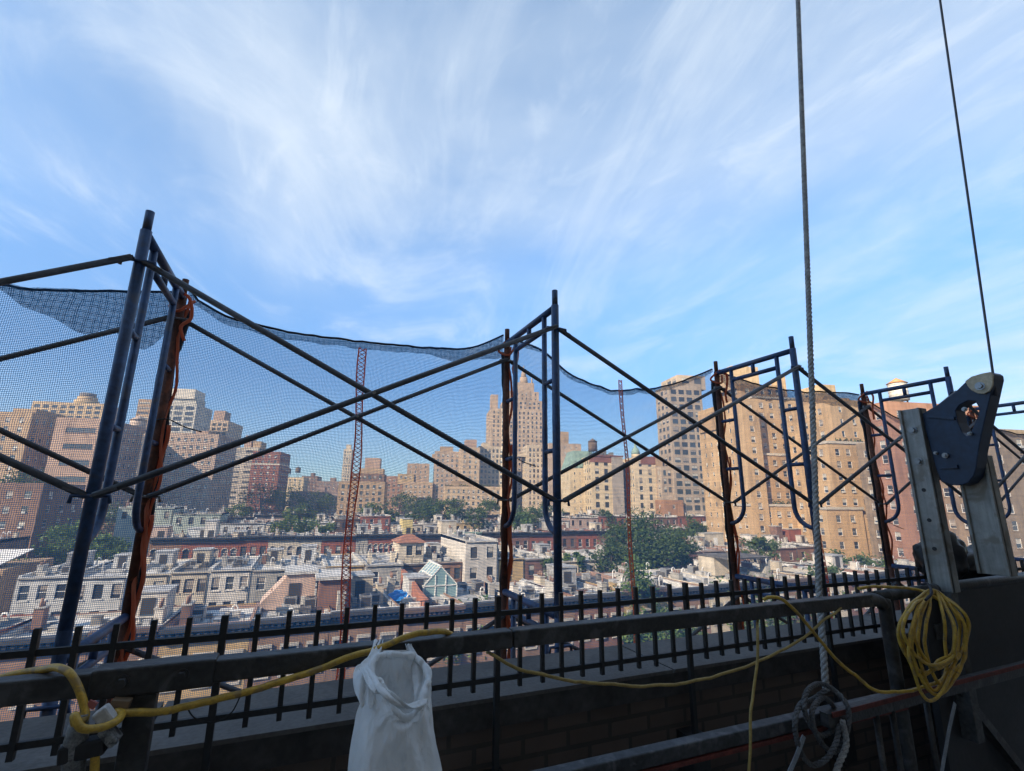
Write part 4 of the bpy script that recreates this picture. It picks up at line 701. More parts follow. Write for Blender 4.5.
# ------------------------------------------------------------------ trees
LF = [leafmat('leaf dark', (.042,.072,.024), (.105,.155,.045)), leafmat('leaf mid', (.06,.10,.03), (.13,.185,.05)), leafmat('leaf light', (.07,.13,.035), (.15,.22,.06))]
BARK = mat('bark', (.10,.08,.06), .9, var=.4, scale=2)
def tree(px, yc, dep, wid, hgt, label, leaf=0, n=3500, ls=.38, seed=0, group='trees between the houses', shape=1.0, zbase=G):
    """trunk with limbs and a crown of leaf faces gathered in uneven clumps; centre of the crown at a picture direction"""
    c = at(px, yc, dep); rnd = random.Random(seed+77); t = thing('tree', label, 'tree', (c.x, c.y, zbase), group)
    cl = []
    for i in range(int(14+wid*hgt*.22)):
        while True:
            q = Vector((rnd.uniform(-1,1), rnd.uniform(-1,1), rnd.uniform(-1,1)))
            if .35 < q.length < 1: break
        taper = 1-.35*max(0, q.z)*shape
        cl.append((Vector((c.x+q.x*wid/2*taper, c.y+q.y*wid/2*taper, c.z+q.z*hgt/2)), rnd.uniform(.55, 1.25)*(wid+hgt)/2*.15))
    b = MB(); base = Vector((c.x, c.y, zbase)); top = Vector((c.x, c.y, c.z+hgt*.1)); r0 = max(.12, wid*.03)
    b.tube([base, base.lerp(top, .5)+Vector((rnd.uniform(-.3,.3), rnd.uniform(-.3,.3), 0)), top], [r0, r0*.75, r0*.3], 8)
    for p, r_ in cl[:10]:
        s = base.lerp(top, rnd.uniform(.55, .9)); b.tube([s, s.lerp(p, .5)+Vector((0,0,.3)), p], [r0*.4, r0*.25, r0*.08], 5)
    b.build('trunk', BARK, t)
    b = MB(); per = max(8, n//len(cl))
    for p, r_ in cl:
        for _ in range(per):
            g = Vector((rnd.gauss(0,1), rnd.gauss(0,1), rnd.gauss(0,.8)))*r_*.55; o = p+g
            a = Vector((rnd.uniform(-1,1), rnd.uniform(-1,1), rnd.uniform(-.6,.6))).normalized(); d = a.cross(Vector((rnd.uniform(-1,1), rnd.uniform(-1,1), rnd.uniform(-1,1)))).normalized(); s = ls*rnd.uniform(.6, 1.3)
            b.quad(o-a*s, o-d*s*.5, o+a*s, o+d*s*.5)
    b.build('crown', LF[leaf], t); return t
tree(648, 543, 88, 18, 9.5, 'largest tree, dark and spreading, right of the centre seam among the white roofs', 0, 15000, .26, 1, None, .8)
tree(612, 556, 90, 7, 6.5, 'thin leafed outlying crown at the left side of the large tree', 0, 1700, .3, 2, None)
tree(636, 610, 50, 4.6, 9.5, 'light green upright tree rising in front of the white flues', 2, 3600, .2, 3, None, 1.8)
tree(470, 634, 46, 8, 6, 'light green street tree between the second scaffold frame and the bag', 2, 3000, .22, 4, None)
tree(660, 640, 50, 9, 6, 'light green street tree behind the fence near the third frame', 2, 3000, .22, 6, None)
tree(848, 576, 78, 15, 6.5, 'broad green tree behind the fence right of the grey rope', 1, 5000, .3, 7, None)
tree(735, 610, 58, 13, 7, 'dark green tree low behind the fence under the third frame', 1, 3000, .25, 8, None)
tree(785, 610, 62, 13, 7, 'green tree low behind the fence at the foot of the grey rope', 1, 3000, .25, 9, None)
tree(395, 670, 47, 8, 5, 'shaded street tree behind the white bag', 0, 2400, .22, 10, None)
tree(74, 545, 105, 13, 8.5, 'yellow green tree beside the white metal roof at far left', 2, 3200, .36, 11, None)
tree(105, 553, 100, 8, 7, 'yellow green tree right of the left scaffold leg', 2, 2400, .33, 12, None)
tree(20, 500, 150, 20, 16, 'dark tree behind the shed at the far left edge', 0, 2500, .5, 13, None)
tree(95, 528, 150, 24, 14, 'dark tree below the stack of wide balconies', 0, 3000, .5, 14, None)
tree(10, 600, 78, 6, 12, 'dark narrow tree at the left end of the cool white backs', 0, 2500, .3, 15, None)
for k, (px, yc, dep, wd, hh, lf) in enumerate(((150,520,190,16,9,0),(222,547,108,8,5,1),(262,497,215,22,10,0),(285,499,225,20,11,0),(318,503,220,20,10,0),(300,514,170,11,7,1),(292,527,130,12,5.5,1),(318,530,130,10,5,1),(372,518,165,13,9,1),(388,519,170,11,8,0),(414,506,230,16,8,0),(400,500,250,16,7,0),(432,505,235,14,7,0),(423,518,165,13,9,0),(440,515,170,12,8,1),(462,519,165,9,7,0),(476,520,160,10,8,0),(528,518,165,11,7.5,1),(520,524,150,7,6,2),(548,512,190,12,7,0),(455,503,245,12,5,1),(488,506,225,12,5,1),(603,517,180,9,5,0),(690,528,120,8,5,0),(760,548,100,8,4,1),(548,572,86,5,4,1),(482,612,60,6,4,1),(240,512,185,10,6,1),(180,523,180,12,6,0),(575,560,90,4,3.5,2),(820,585,66,7,6,1),(880,580,76,10,6,1))):
    tree(px, yc, dep, wd, hh, 'green tree crown among the roofs and chimneys of the far rows', lf, 1500, .42 if dep > 120 else .3, 30+k, 'trees among the roofs')
# planting on terraces
def planting(A, u, W, z, label, off=.6, seed=0):
    b = MB(); rnd = random.Random(seed); v = Vector((-u.y, u.x))
    t = thing('terrace_planting', label, 'planting', (*(A+v*off), z))
    for _ in range(int(W*14)):
        s_ = rnd.random()*W
        if noise.noise((s_*.25+seed*9, 0, 0)) < -.1: continue
        p = A+u*s_+v*(off+rnd.uniform(-.3,.5)); o = Vector((p.x, p.y, z+abs(rnd.gauss(0,.5)))); a = Vector((rnd.uniform(-1,1), rnd.uniform(-1,1), rnd.uniform(-1,1))).normalized()*.33; d = a.cross(Vector((rnd.uniform(-1,1), rnd.uniform(-1,1), 1))).normalized()*.2; b.quad(o-a, o-d, o+a, o+d)
    b.build('foliage', LF[0], t)
    b = MB(); b.box((0, off-.3, z-.3), (W, off+.4, z+.12), u, A); b.build('planter', BRN, t)
planting(RT[0], RT[1], RT[2], RT[3], 'green planting along the long buff roof terrace at centre', 1.2, 1)
planting(GL1[0], GL1[1], GL1[2], GL1[3], 'dark planting on the ledge of the lower golden front', .9, 2)
planting(GL2[0], GL2[1], GL2[2], GL2[3], 'dark planting on the stepped golden front right of the rope', .9, 3)
def netcord(name, col):
    m, nt, b = _nodes(name); b.inputs['Base Color'].default_value = (*col, 1); b.inputs['Roughness'].default_value = .6; t = N(nt, 'ShaderNodeBsdfTranslucent'); t.inputs[0].default_value = (*col, 1); ms = N(nt, 'ShaderNodeMixShader'); ms.inputs[0].default_value = .6
    nt.links.new(b.outputs[0], ms.inputs[1]); nt.links.new(t.outputs[0], ms.inputs[2]); nt.links.new(ms.outputs[0], nt.nodes['Material Output'].inputs[0]); return m
# ------------------------------------------------------------------ our own terrace, its parapet and the building behind the camera
b = MB(); b.box((-125, -26, G), (60, -1.2, 9)); tag(b.build('own_building', brickmat('own building bounce tone', (.46,.38,.30), (.50,.42,.33), (.4,.36,.3), bw=1.2, bh=.5), loc=(0, -14, G)), 'unseen building behind the viewer that shades the terrace, pale tone added for bounced light', 'building')  # unseen building: height set for shade, pale colour chosen to bounce light forward
b = MB(); b.box((-14, -1.2, -3.0), (30, 2.06, -2.55)); structure('terrace_floor', b, mat('terrace membrane', (.09,.088,.085), .9, var=.3))
CP = -.77
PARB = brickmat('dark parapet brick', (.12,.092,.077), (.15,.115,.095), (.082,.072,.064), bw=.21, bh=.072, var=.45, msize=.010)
par = thing('parapet_wall', 'dark brick parapet wall with grey stone coping under the black fence', 'wall', (0, 2.05, -2.6))
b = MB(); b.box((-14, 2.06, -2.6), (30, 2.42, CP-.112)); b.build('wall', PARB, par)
CPM = mat('coping stone', (.135,.124,.113), .85, var=.3, scale=2.5, fine=60, bump=.3, stain=(.10,.092,.085))
for k in range(20):
    b = MB(); x0 = -13+2.1*k; b.box((x0+.006, 2.03, CP-.015), (x0+2.094, 2.46, CP)); b.build('coping', CPM, par)
b = MB(); b.box((-14, 2.036, CP-.11), (30, 2.43, CP-.017)); b.build('drip_strip', mat('bitumen strip', (.06,.056,.053), .7, var=.5, scale=4), par)
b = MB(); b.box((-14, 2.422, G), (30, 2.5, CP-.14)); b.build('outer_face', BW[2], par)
# fence
BLK = mat('black iron paint', (.018,.018,.018), .55, var=.5, scale=9, spec=.5, bump=.15)
FY = 1.985
fen = thing('picket_fence', 'black iron picket fence standing on the parapet', 'fence', (0, FY, CP))
S0 = -.342*FY; ST = .0492*FY; pick = MB(); pick.box((-.0078, -.0078, -.725), (.0078, .0078, -.385)); pm = pick.mesh('picket', BLK)
def zf(r): return r*FY
for k in range(-8, 88):
    x = S0+k*ST
    if k % 10 == 5: continue
    o = bpy.data.objects.new('picket', pm); COL.objects.link(o); o.parent = fen; o.location = (x+random.uniform(-.002,.002), 0, -CP+random.uniform(-.003,.003)); o.rotation_euler = (random.uniform(-.006,.006), random.uniform(-.007,.007), random.uniform(-.12,.12))
for z in (zf(-.2215), zf(-.342)):
    b = MB(); b.box((S0-8*ST-.5, FY-.007, z-.019), (S0+88*ST, FY+.007, z)); b.build('rail', BLK, fen)
for k in range(-8, 88):
    if k % 10 == 5:
        x = S0+k*ST; b = MB(); b.box((x-.0105, FY-.0105, -1.32), (x+.0105, FY+.0105, -.383)); p_ = b.build('post', BLK, fen)
        b = MB(); b.box((x-.045, FY-.03, -1.3), (x+.05, 2.058, -1.03)); b.build('post_bracket', BLK, p_)
# ------------------------------------------------------------------ scaffold frames
BLUE = mat('blue scaffold paint', (.024,.060,.145), .45, .10, var=.5, scale=5, fine=40, spec=.55, stain=(.050,.058,.085)); RUST = mat('rusty scaffold tube', (.13,.055,.035), .75, .2, var=.5, scale=7, fine=50, stain=(.22,.075,.04))
GALV = mat('dull brace tube', (.095,.10,.11), .5, .3, var=.35, scale=6, spec=.5); BOLT = mat('bolt steel', (.27,.27,.27), .35, .9, var=.2, scale=20)
SX0, SB, YN, YF = -.78, 2.14, 2.535, 3.325
def frame_parts(root, zt, zb, pin=True):
    x = ORI[root.name].x; r = .0238; zh = zt-.115; zl = zt-.22; yi, yo = YN+.15, YF-.17
    for y, m_ in ((YN, BLUE), (YF, RUST)):
        b = MB(); b.cyl((x, y, zb), (x, y, zt-(.10 if pin else 0)), r, 12)
        if pin: b.cyl((x, y, zt-.10), (x, y, zt), r*.78, 12)
        l = b.build('leg', m_, root)
        for zq in (zt-.26, zt-1.30):
            b = MB(); b.tube([(x-.066, y-.02, zq-.03), (x-.062, y-.02, zq), (x-.03, y-.022, zq), (x+.03, y-.022, zq), (x+.062, y-.02, zq), (x+.066, y-.02, zq-.03)], .008, 8); b.build('brace_lock', BOLT if y > 3 else BLUE, l)
    b = MB(); b.cyl((x, YN+.02, zh), (x, YF-.02, zh), r*.92, 12); b.build('header', BLUE, root)
    b = MB(); b.cyl((x, yi+.01, zl), (x, yo-.01, zl), r*.75, 10); ym = (yi+yo)/2; b.cyl((x, ym, zl+.01), (x, ym, zh-.01), r*.7, 10); b.build('second_bar', BLUE, root)
    for y, ye in ((yi, YN), (yo, YF)):
        s = 1 if ye > y else -1; d = abs(ye-y); zc = zt-1.48+d
        pts = [(x, y, zh-.01), (x, y, zc)]+[(x, y+s*d*(1-math.cos(t)), zc-d*math.sin(t)) for t in [PI/2*q/6 for q in range(1, 7)]]
        b = MB(); b.tube(pts, r*.72, 10); b.build('inner_leg', BLUE, root)
        for zr in (zt-.58, zt-1.01): b = MB(); b.cyl((x, y+s*.012, zr), (x, ye-s*.02, zr), r*.62, 8); b.build('rung', BLUE, root)
    return root
FL = ['blue scaffold frame nearest at left, tall leaning leg beside the frame edge', 'blue scaffold frame in front of the pointed tower at centre', 'blue scaffold frame just left of the grey twisted rope', 'blue scaffold frame between the grey rope and the steel channel posts', 'blue scaffold frame half hidden behind the blue bracket']
f0 = frame_parts(thing('scaffold_frame', FL[0], 'scaffold frame', (SX0, YN, -.62), 'upper scaffold frames'), 1.30, -.62)
for k in range(1, 5): dup(f0, (SX0+SB*k, YN, -.62), FL[k])
fe = dup(f0, (SX0+SB*5, YN, -.62), 'farthest blue scaffold frame at the right edge beyond the bracket')
f1 = frame_parts(thing('scaffold_frame', 'lower lift frame under the leftmost frame, its header bars showing behind the fence', 'scaffold frame', (SX0, YN, -2.55), 'lower scaffold frames'), -.50, -2.55, False)
for k, lab in enumerate(('lower lift frame under the centre frame, blue header sloping down to the fence', 'lower lift frame under the third frame, dark header bar left of the rope foot', 'lower lift frame under the fourth frame behind the yellow coil', 'lower lift frame under the frame behind the bracket')): dup(f1, (SX0+SB*(k+1), YN, -2.55), lab)
def brace(y, label, k, z0, z1, grp):
    xa, xb = SX0+.03, SX0+SB-.03; t = thing('cross_brace', label, 'cross brace', (SX0+SB*k, y, z0), grp); ORI[t.name] = Vector((SX0, y, z0))
    for i, (za, zb_) in enumerate(((z1, z0), (z0, z1))):
        yy = y+(.0 if i else .036); b = MB(); b.cyl((xa-.012, yy, za), (xb+.012, yy, zb_), .0145, 10); d = Vector((xb-xa, 0, zb_-za)).normalized()
        b.bar(Vector((xa-.02, yy, za)), Vector((xa, yy, za))+d*.07, .010, .030, up=(0,1,0)); b.bar(Vector((xb+.02, yy, zb_)), Vector((xb, yy, zb_))-d*.07, .010, .030, up=(0,1,0)); b.build('tube', GALV, t)
    b = MB(); zm = (z0+z1)/2; xm = (xa+xb)/2; b.cyl((xm, y-.025, zm), (xm, y+.06, zm), .009, 8); b.build('pivot_bolt', BOLT, t); return t
PLC = ['left of the first frame', 'between the first two frames', 'between the centre frame and the third frame', 'between the third and fourth frames, behind the grey rope', 'between the fourth frame and the bracket', 'right of the blue bracket']
for y, sd_, ex in ((YN-.050, 'near', ''), (YF-.050, 'far', '')):
    p = None
    for i, k in enumerate((-1, 0, 1, 2, 3, 4)):
        lab = f'{"thicker looking near" if sd_ == "near" else "thinner looking far"} side cross brace {PLC[i]}'
        if p is None: p = brace(y, lab, k, 0.0, 1.04, sd_+' side cross braces')
        else: dup(p, (SX0+SB*k, y, 0.0), lab)
lowb = None
for i, k in enumerate((-1, 0, 1, 2, 3)):
    lab = f'lower lift cross brace {PLC[i]}'
    if lowb is None: lowb = brace(YF-.045, lab, k, -1.80, -.76, 'lower cross braces')
    else: dup(lowb, (SX0+SB*k, YF-.045, -1.80), lab)
# ------------------------------------------------------------------ debris netting
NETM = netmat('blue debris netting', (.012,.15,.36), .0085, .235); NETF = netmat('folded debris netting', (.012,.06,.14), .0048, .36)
YNET = 3.37
def net(label, prof, fold, zbot=-2.4, seed=0):
    """prof: top edge as (x, z); fold: depth of the doubled band along the top"""
    t = thing('debris_net', label, 'netting', (prof[0][0], YNET, zbot), 'debris nets on the far posts'); pr = spline([(x, 0, z) for x, z in prof], 6)
    def zt(x):
        for i in range(len(pr)-1):
            if pr[i].x <= x <= pr[i+1].x: f = (x-pr[i].x)/max(1e-6, pr[i+1].x-pr[i].x); return pr[i].z*(1-f)+pr[i+1].z*f
        return pr[-1].z
    x0, x1 = prof[0][0], prof[-1][0]; zt0 = zt
    def zt(x): e = math.sin(PI*min(1, max(0, (x-x0)/(x1-x0)))); return zt0(x)+e*(.022*noise.noise((x*4.1, seed, 1))+.012*noise.noise((x*11, seed, 4))); 
    def sheet(za, zb, yo, nx, nz, name, m_, amp, taut=False):
        b = MB(); b.smooth = True; uv = []; g = []
        for j in range(nz+1):
            row = []
            for i in range(nx+1):
                x = x0+(x1-x0)*i/nx; a, c = za(x), zb(x); z = a+(c-a)*j/nz; e = math.sin(PI*i/nx)
                y = YNET+yo+e*amp*(1.4*noise.noise((x*1.3+seed, z*.7, seed))+.6*noise.noise((x*4.5, z*1.6, seed+3)))
                row.append((Vector((x, y, z)), (x, z+.05*noise.noise((x*1.5, z*1.5, 7+seed)))))
            g.append(row)
        for j in range(nz):
            for i in range(nx):
                q = (g[j][i], g[j][i+1], g[j+1][i+1], g[j+1][i]); b.quad(*[p[0] for p in q]); uv += [p[1] for p in q]
        b.uv = uv; return b.build(name, m_, t)
    sheet(zt, lambda x: zbot, 0, 40, 50, 'mesh', NETM, .055)
    if fold:
        sheet(lambda x: zt(x)+.004, lambda x: zt(x)-fold(x)*(1+.5*noise.noise((x*5, seed, 2))), -.025, 60, 6, 'top_fold', NETF, .04)
    b = MB(); b.tube([(x0+(x1-x0)*i/40, YNET-.012, zt(x0+(x1-x0)*i/40)) for i in range(41)], .0075, 6); b.build('edge_cord', mat('dark cord', (.02,.022,.03), .8), t); return t
def tops(px): return [(onY(a, c, YNET).x, onY(a, c, YNET).z) for a, c in px]
XK = [SX0+SB*k for k in range(-1, 6)]
net('debris net left of the first frame, its top corner folded over', [(XK[0], 1.22)]+[(-2.2, 1.16), (-1.5, 1.12), (-1.15, 1.17), (XK[1], 1.23)], lambda x: max(.03, .36-.36*abs((x+1.05)/.62)) if abs(x+1.05) < .62 else .03, seed=1)
net('debris net sagging between the first frame and the centre frame', [(XK[1]+.02, 1.22)]+tops([(205, 305), (235, 320), (300, 334), (400, 346), (465, 349)])+[(XK[2]-.02, 1.26)], lambda x: .05+.10*max(0, (x-.7)/.6), seed=2)
net('debris net dipping right of the centre frame toward the third frame', [(XK[2]+.02, 1.24)]+tops([(540, 350), (575, 378), (620, 391), (660, 387), (690, 378)])+[(XK[3]-.02, 1.23)], lambda x: .04, seed=3)
net('debris net with a dark folded top band behind the grey rope', [(XK[3]+.02, 1.22)]+tops([(741, 380), (776, 389), (814, 392), (845, 393)])+[(XK[4]-.02, 1.18)], lambda x: .125+.03*math.sin(x*5), seed=4)
net('debris net behind the steel channel posts and bracket', [(XK[4]+.02, 1.17)]+[(XK[4]+.5, 1.0), (XK[4]+1.1, .92), (XK[4]+1.7, 1.0), (XK[5]-.02, 1.1)], lambda x: .06, seed=5)
net('debris net at the right edge beyond the bracket', [(XK[5]+.02, 1.1), (XK[5]+.6, .98), (XK[5]+1.3, .95), (XK[6], 1.05)], lambda x: .06, seed=6)
# orange lacing down the middle of each net
ORC = netcord('faded orange cord', (.90,.30,.21))
for k, (xm, lab) in enumerate(((.285, 'orange lacing strip down the first net, left of centre'), (2.40, 'orange lacing strip down the net right of the centre frame'), (4.60, 'orange lacing strip down the net behind the grey rope'))):
    b = MB(); zt_, zb_ = (1.0, 1.0, 1.0)[k], -1.6; wv = (.022, .014, .014)[k]; rnd = random.Random(k); n = 90; sw = lambda z: (1.03-z)*.022+.010*math.sin(z*2.1+k)+.008*math.sin(z*6)
    for s_ in (-1, 1): b.tube([(xm+sw(z)+s_*wv*(1+.15*math.sin(z*9)), YNET-.05, z) for z in [zt_+(zb_-zt_)*i/60 for i in range(61)]], (.0048,.0038,.0038)[k], 5)
    b.tube([(xm+sw(z)+(wv if i % 2 else -wv), YNET-.054, z) for i, z in [(i, zt_+(zb_-zt_)*i/n) for i in range(n+1)]], (.004,.0034,.0034)[k], 5)
    b.tube([(xm+sw(z)+(-wv if i % 2 else wv), YNET-.046, z) for i, z in [(i, zt_+(zb_-zt_)*i/n) for i in range(n+1)]], (.004,.0034,.0034)[k], 5)
    tag(b.build('lacing', ORC, loc=(xm, YNET, -1.6)), lab, 'lacing', 'orange net lacing')
# gathered netting and orange rope on the far posts
GATH = mat('gathered netting', (.030,.030,.034), .9, var=.6, scale=14, fine=60); OR2 = netcord('orange rope', (.74,.25,.13))
LB = ['first frame', 'centre frame', 'third frame', 'fourth frame', 'frame behind the bracket']
for k in range(5):
    x = XK[k+1]; rnd = random.Random(k+20)
    t = thing('gathered_net', f'dark gathered netting tied down the far post of the {LB[k]}', 'netting', (x, YF+.03, -2.4), 'gathered netting on the far posts')
    for s in range(4):
        pts = []; rs = []
        for i in range(44):
            z = 1.12-3.4*i/43; a = s*PI/2+2.2*math.sin(i*.33+s)+.4*i/5; rad = .013+.009*rnd.random(); pts.append((x+.012+rad*math.cos(a)*.8, YF+.038+rad*abs(math.sin(a))*.7, z)); rs.append(.008+.007*rnd.random()+(.012 if i < 4 else 0))
        b = MB(); b.tube(pts, rs, 7); b.build('fold', GATH, t)
    t2 = thing('orange_rope', f'orange rope wound down the far post of the {LB[k]}', 'rope', (x, YF, -2.4), 'orange ropes on the far posts')
    for s in range(3 if k < 2 else 2):
        ph = rnd.random()*6; pts = []
        for i in range(90):
            z = (1.16 if s == 0 else .9-.5*s)-(3.3-.5*s)*i/89; a = ph+i*(.42+.1*s)*(.5 if s else 1); rad = .026+.010*math.sin(i*.5+s); pts.append((x+.030+rad*.55*math.cos(a), YF-.012+rad*.6*math.sin(a), z))
        b = MB(); b.tube(pts, (.0105 if s else .0085) if k < 2 else .008, 6); b.build('strand', OR2, t2)
    b = MB(); b.tube(spline([(x-.02, YF-.05, 1.2), (x+.05, YF-.07, 1.16), (x+.07, YF-.04, 1.05), (x+.03, YF-.055, .98), (x+.055, YF-.04, .90)], 6), .010, 6); b.tube(spline([(x-.03, YF-.03, 1.18), (x-.06, YF+.02, 1.12), (x+.0, YF-.045, 1.08), (x+.065, YF+.0, 1.17)], 6), .009, 6); b.build('knot', OR2, t2)
    t3 = MB(); zz_ = (.42, .3, -.30, -.2, 0)[k]; t3.tube(spline([(x-.03, YF-.02, zz_), (x+.04, YF-.035, zz_+.01), (x+.13, YF-.05, zz_-.03), (x+.22, YF-.06, zz_-.055)], 5), .0035, 5); tag(t3.build('tie_wire', mat('dark wire', (.05,.05,.05), .5, .5), loc=(x, YF, zz_)), f'loose tie wire end sticking out from the far post of the {LB[k]}', 'wire', 'tie wires')
# ------------------------------------------------------------------ suspended platform in front: rails, end panel, channels, bracket
RAIL = mat('scuffed black rail paint', (.038,.036,.034), .48, .1, var=.5, scale=8, fine=70, spec=.5, bump=.25, stain=(.07,.068,.065)); DPAN = mat('black panel paint', (.022,.021,.021), .6, var=.4, scale=5); ALU = mat('weathered channel steel', (.30,.295,.27), .5, .45, var=.35, scale=7, fine=60, streak=1, stain=(.2,.18,.15))
DBL = mat('dark blue bracket paint', (.011,.028,.062), .45, .1, var=.4, scale=6, fine=40, spec=.5); GOLD = mat('bare cover plate', (.45,.37,.25), .55, .2, var=.3, scale=12); REDP = mat('worn red stripe', (.14,.03,.022), .7, var=.5, scale=12)
RY, RZ, RW = 1.545, -.405, .052
pf = thing('suspended_platform', 'black suspended work platform with thick guard rails and steel end posts', 'work platform', (0, 1.2, -1.55))
def rbox(lo, hi, bev=.006):
    b = MB(); b.box(lo, hi); return b
def bev(o, w_=.005, s=2):
    m = o.modifiers.new('bevel', 'BEVEL'); m.width = w_; m.segments = s; m.limit_method = 'ANGLE'; return o
for x0, x1 in ((-2.2, -.395), (-.395+.22, .665), (.67, 2.46)):
    bev(rbox((x0, RY, RZ-RW), (x1, RY+RW, RZ)).build('guard_rail', RAIL, pf))
sl = bev(rbox((-.41, RY-.006, RZ-RW-.006), (-.155, RY+RW+.006, RZ+.006)).build('rail_sleeve', RAIL, pf))
for x in (-.345, -.225): b = MB(); b.cyl((x, RY-.022, RZ-.024), (x, RY-.006, RZ-.024), .011, 6); b.cyl((x, RY-.009, RZ-.024), (x, RY-.005, RZ-.024), .016, 14); b.build('bolt', RAIL, sl)
bev(rbox((-.335, RY+.004, -1.5), (-.275, RY+.045, RZ-RW-.007)).build('rail_post', RAIL, pf))
# right end round post and the elbow
b = MB(); xp = onY(873, 600, RY).x; b.tube(spline([(2.44, RY+.026, RZ-.026), (2.50, RY+.026, RZ-.028), (2.56, RY+.026, RZ-.055), (2.575, RY+.026, RZ-.13), (2.575, RY+.026, -1.5)], 8), .028, 14); b.build('end_post', RAIL, pf)
b = MB(); pe = onZ(1024, 572, RZ+.004); pe.z = RZ-.022; p9 = Vector((2.53, RY+.04, RZ-.022)); dn = (pe-p9); b.tube([p9, p9+dn*1.6], .026, 14); b.build('end_rail', RAIL, pf)
b = MB(); xe = onY(952, 690, RY).x; k_ = (xe-p9.x)/dn.x; pa = p9+dn*k_; pb = p9+dn*1.6; nn = Vector((-dn.y, dn.x, 0)).normalized()*.03
b.quad((pa.x,pa.y,-1.5),(pb.x,pb.y,-1.5),(pb.x,pb.y,RZ-.03),(pa.x,pa.y,RZ-.03)); b.prism([(pa.x,pa.y,-1.5),(pb.x,pb.y,-1.5),(pb.x,pb.y,RZ-.031),(pa.x,pa.y,RZ-.031)], nn) if False else None
b = MB(); b.prism([(pa.x,pa.y,-1.5),(pb.x,pb.y,-1.5),(pb.x,pb.y,RZ-.031),(pa.x,pa.y,RZ-.031)], nn); b.build('end_panel', DPAN, pf, fix=True)
pq = pa+dn.normalized()*.07; b = MB(); b.prism([(pq.x,pq.y,-.66),(pq.x+dn.normalized().x*.12,pq.y+dn.normalized().y*.12,-.66),(pq.x+dn.normalized().x*.12,pq.y+dn.normalized().y*.12,-.59),(pq.x,pq.y,-.59)], -nn*.3); b.build('panel_plate', RAIL, pf, fix=True)
# mid rail with worn red edge
b = MB(); b.box((-2.0, RY, -.872), (2.58, RY+.05, -.825)); bev(b.build('mid_rail', mat('grey top rail', (.060,.062,.066), .5, .3, var=.5, scale=9, fine=60, stain=(.11,.11,.115)), pf)); b = MB(); b.box((-2.0, RY-.004, -.888), (2.58, RY+.02, -.8745)); b.build('red_stripe', REDP, pf)
b = MB(); b.bar((2.0, RY-.03, -.835), (6.0, RY-.03, -.79), .035, .05); b.build('side_rail', RAIL, pf); b = MB(); b.bar((2.02, RY-.051, -.815), (5.2, RY-.051, -.772), .004, .018); b.build('red_stripe', REDP, pf)
for x in (2.36, 2.47, 2.72): b = MB(); b.cyl((x, RY+.0, -1.5), (x, RY+.0, -.875), .012, 8); b.build('upright', RAIL, pf)
b = MB(); b.bar((3.0, RY+.06, -.80), (3.7, RY+.06, -1.5), .04); b.build('strut', RAIL, pf)
b = MB(); b.box((-2.3, .55, -1.58), (6.2, RY+.1, -1.5)); b.build('deck', METAL, pf)
# channels and bracket stand in the end plane of the platform
def onX(px, py, x): r_ = ray(px, py); return r_*(x/r_.x)
EX = 3.10
def channel(pxa, pxb, py, x, zt, zb, lip=.012):
    ya, yb = onX(pxb, py, x).y, onX(pxa, py, x).y; b = MB()
    b.box((x, ya, zb), (x+.012, yb, zt)); b.box((x, ya, zb), (x+.06, ya+.012, zt)); b.box((x, yb-.012, zb), (x+.06, yb, zt)); b.box((x-.014, ya, zb), (x, ya+.014, zt)); b.box((x-.014, yb-.014, zb), (x, yb, zt))
    return bev(b.build('channel_post', ALU, pf), .003), (ya+yb)/2
c1, ym = channel(909.5, 931.5, 470, EX-.014, onX(913, 409, EX).z, onX(950, 592, EX).z)
b = MB(); ya_ = onX(931.5, 470, EX).y; b.box((EX-.01, ya_+.01, onX(975, 742, EX).z), (EX+.05, ya_+.09, onX(950, 592, EX).z-.002)); bev(b.build('lower_post', mat('shaded channel steel', (.10,.10,.095), .6, .3, var=.5, scale=8), pf), .003)  # channel's dim lower length; shade below the rail is put into its colour
for py, big in ((429, 1), (461, 1), (490, 0), (520, 0), (548, 0)):
    zz_ = onX(925, py, EX-.014).z; b = MB()
    if big: b.cyl((EX-.032, ym, zz_), (EX-.014, ym, zz_), .015, 6); b.cyl((EX-.019, ym, zz_), (EX-.0145, ym, zz_), .021, 16); b.build('bolt', BOLT, c1)
    else: b.cyl((EX-.017, ym, zz_), (EX-.0145, ym, zz_), .010, 12); b.build('hole', DPAN, c1)
c2, _ = channel(968, 1000, 520, EX+.10, onX(985, 455, EX+.1).z, onX(1012, 577, EX+.1).z)
def P2(l, x=EX): return [onX(860+a/5.93, 360+c/5.93, x) for a, c in l]
outl = [(362,322),(470,258),(560,192),(622,132),(700,92),(772,70),(792,84),(796,110),(765,250),(730,400),(700,545),(690,640),(672,690),(640,728),(590,744),(540,742),(480,720),(452,650),(405,480)]
hole = [(565,300),(590,266),(640,240),(682,246),(706,285),(700,330),(672,395),(650,440),(630,452),(606,430),(580,370)]
st = MB(); st.prism(P2(outl), (.095, 0, 0), [P2(hole)]); so = bev(st.build('stirrup_bracket', DBL, pf, fix=True), .004)
lo = [(640,560),(700,520),(720,560),(735,640),(715,690),(670,705),(650,690)]
b = MB(); b.prism(P2(lo, EX+.098), (.03, 0, 0)); b.build('lower_plate', DBL, so, fix=True)
b = MB(); gp = P2([(622,126),(660,98),(720,80),(772,70),(790,90),(786,150),(768,184),(735,202),(695,198),(660,180),(640,158)], EX-.012); b.prism(gp, (.011, 0, 0)); bev(b.build('cover_plate', GOLD, so, fix=True), .003)
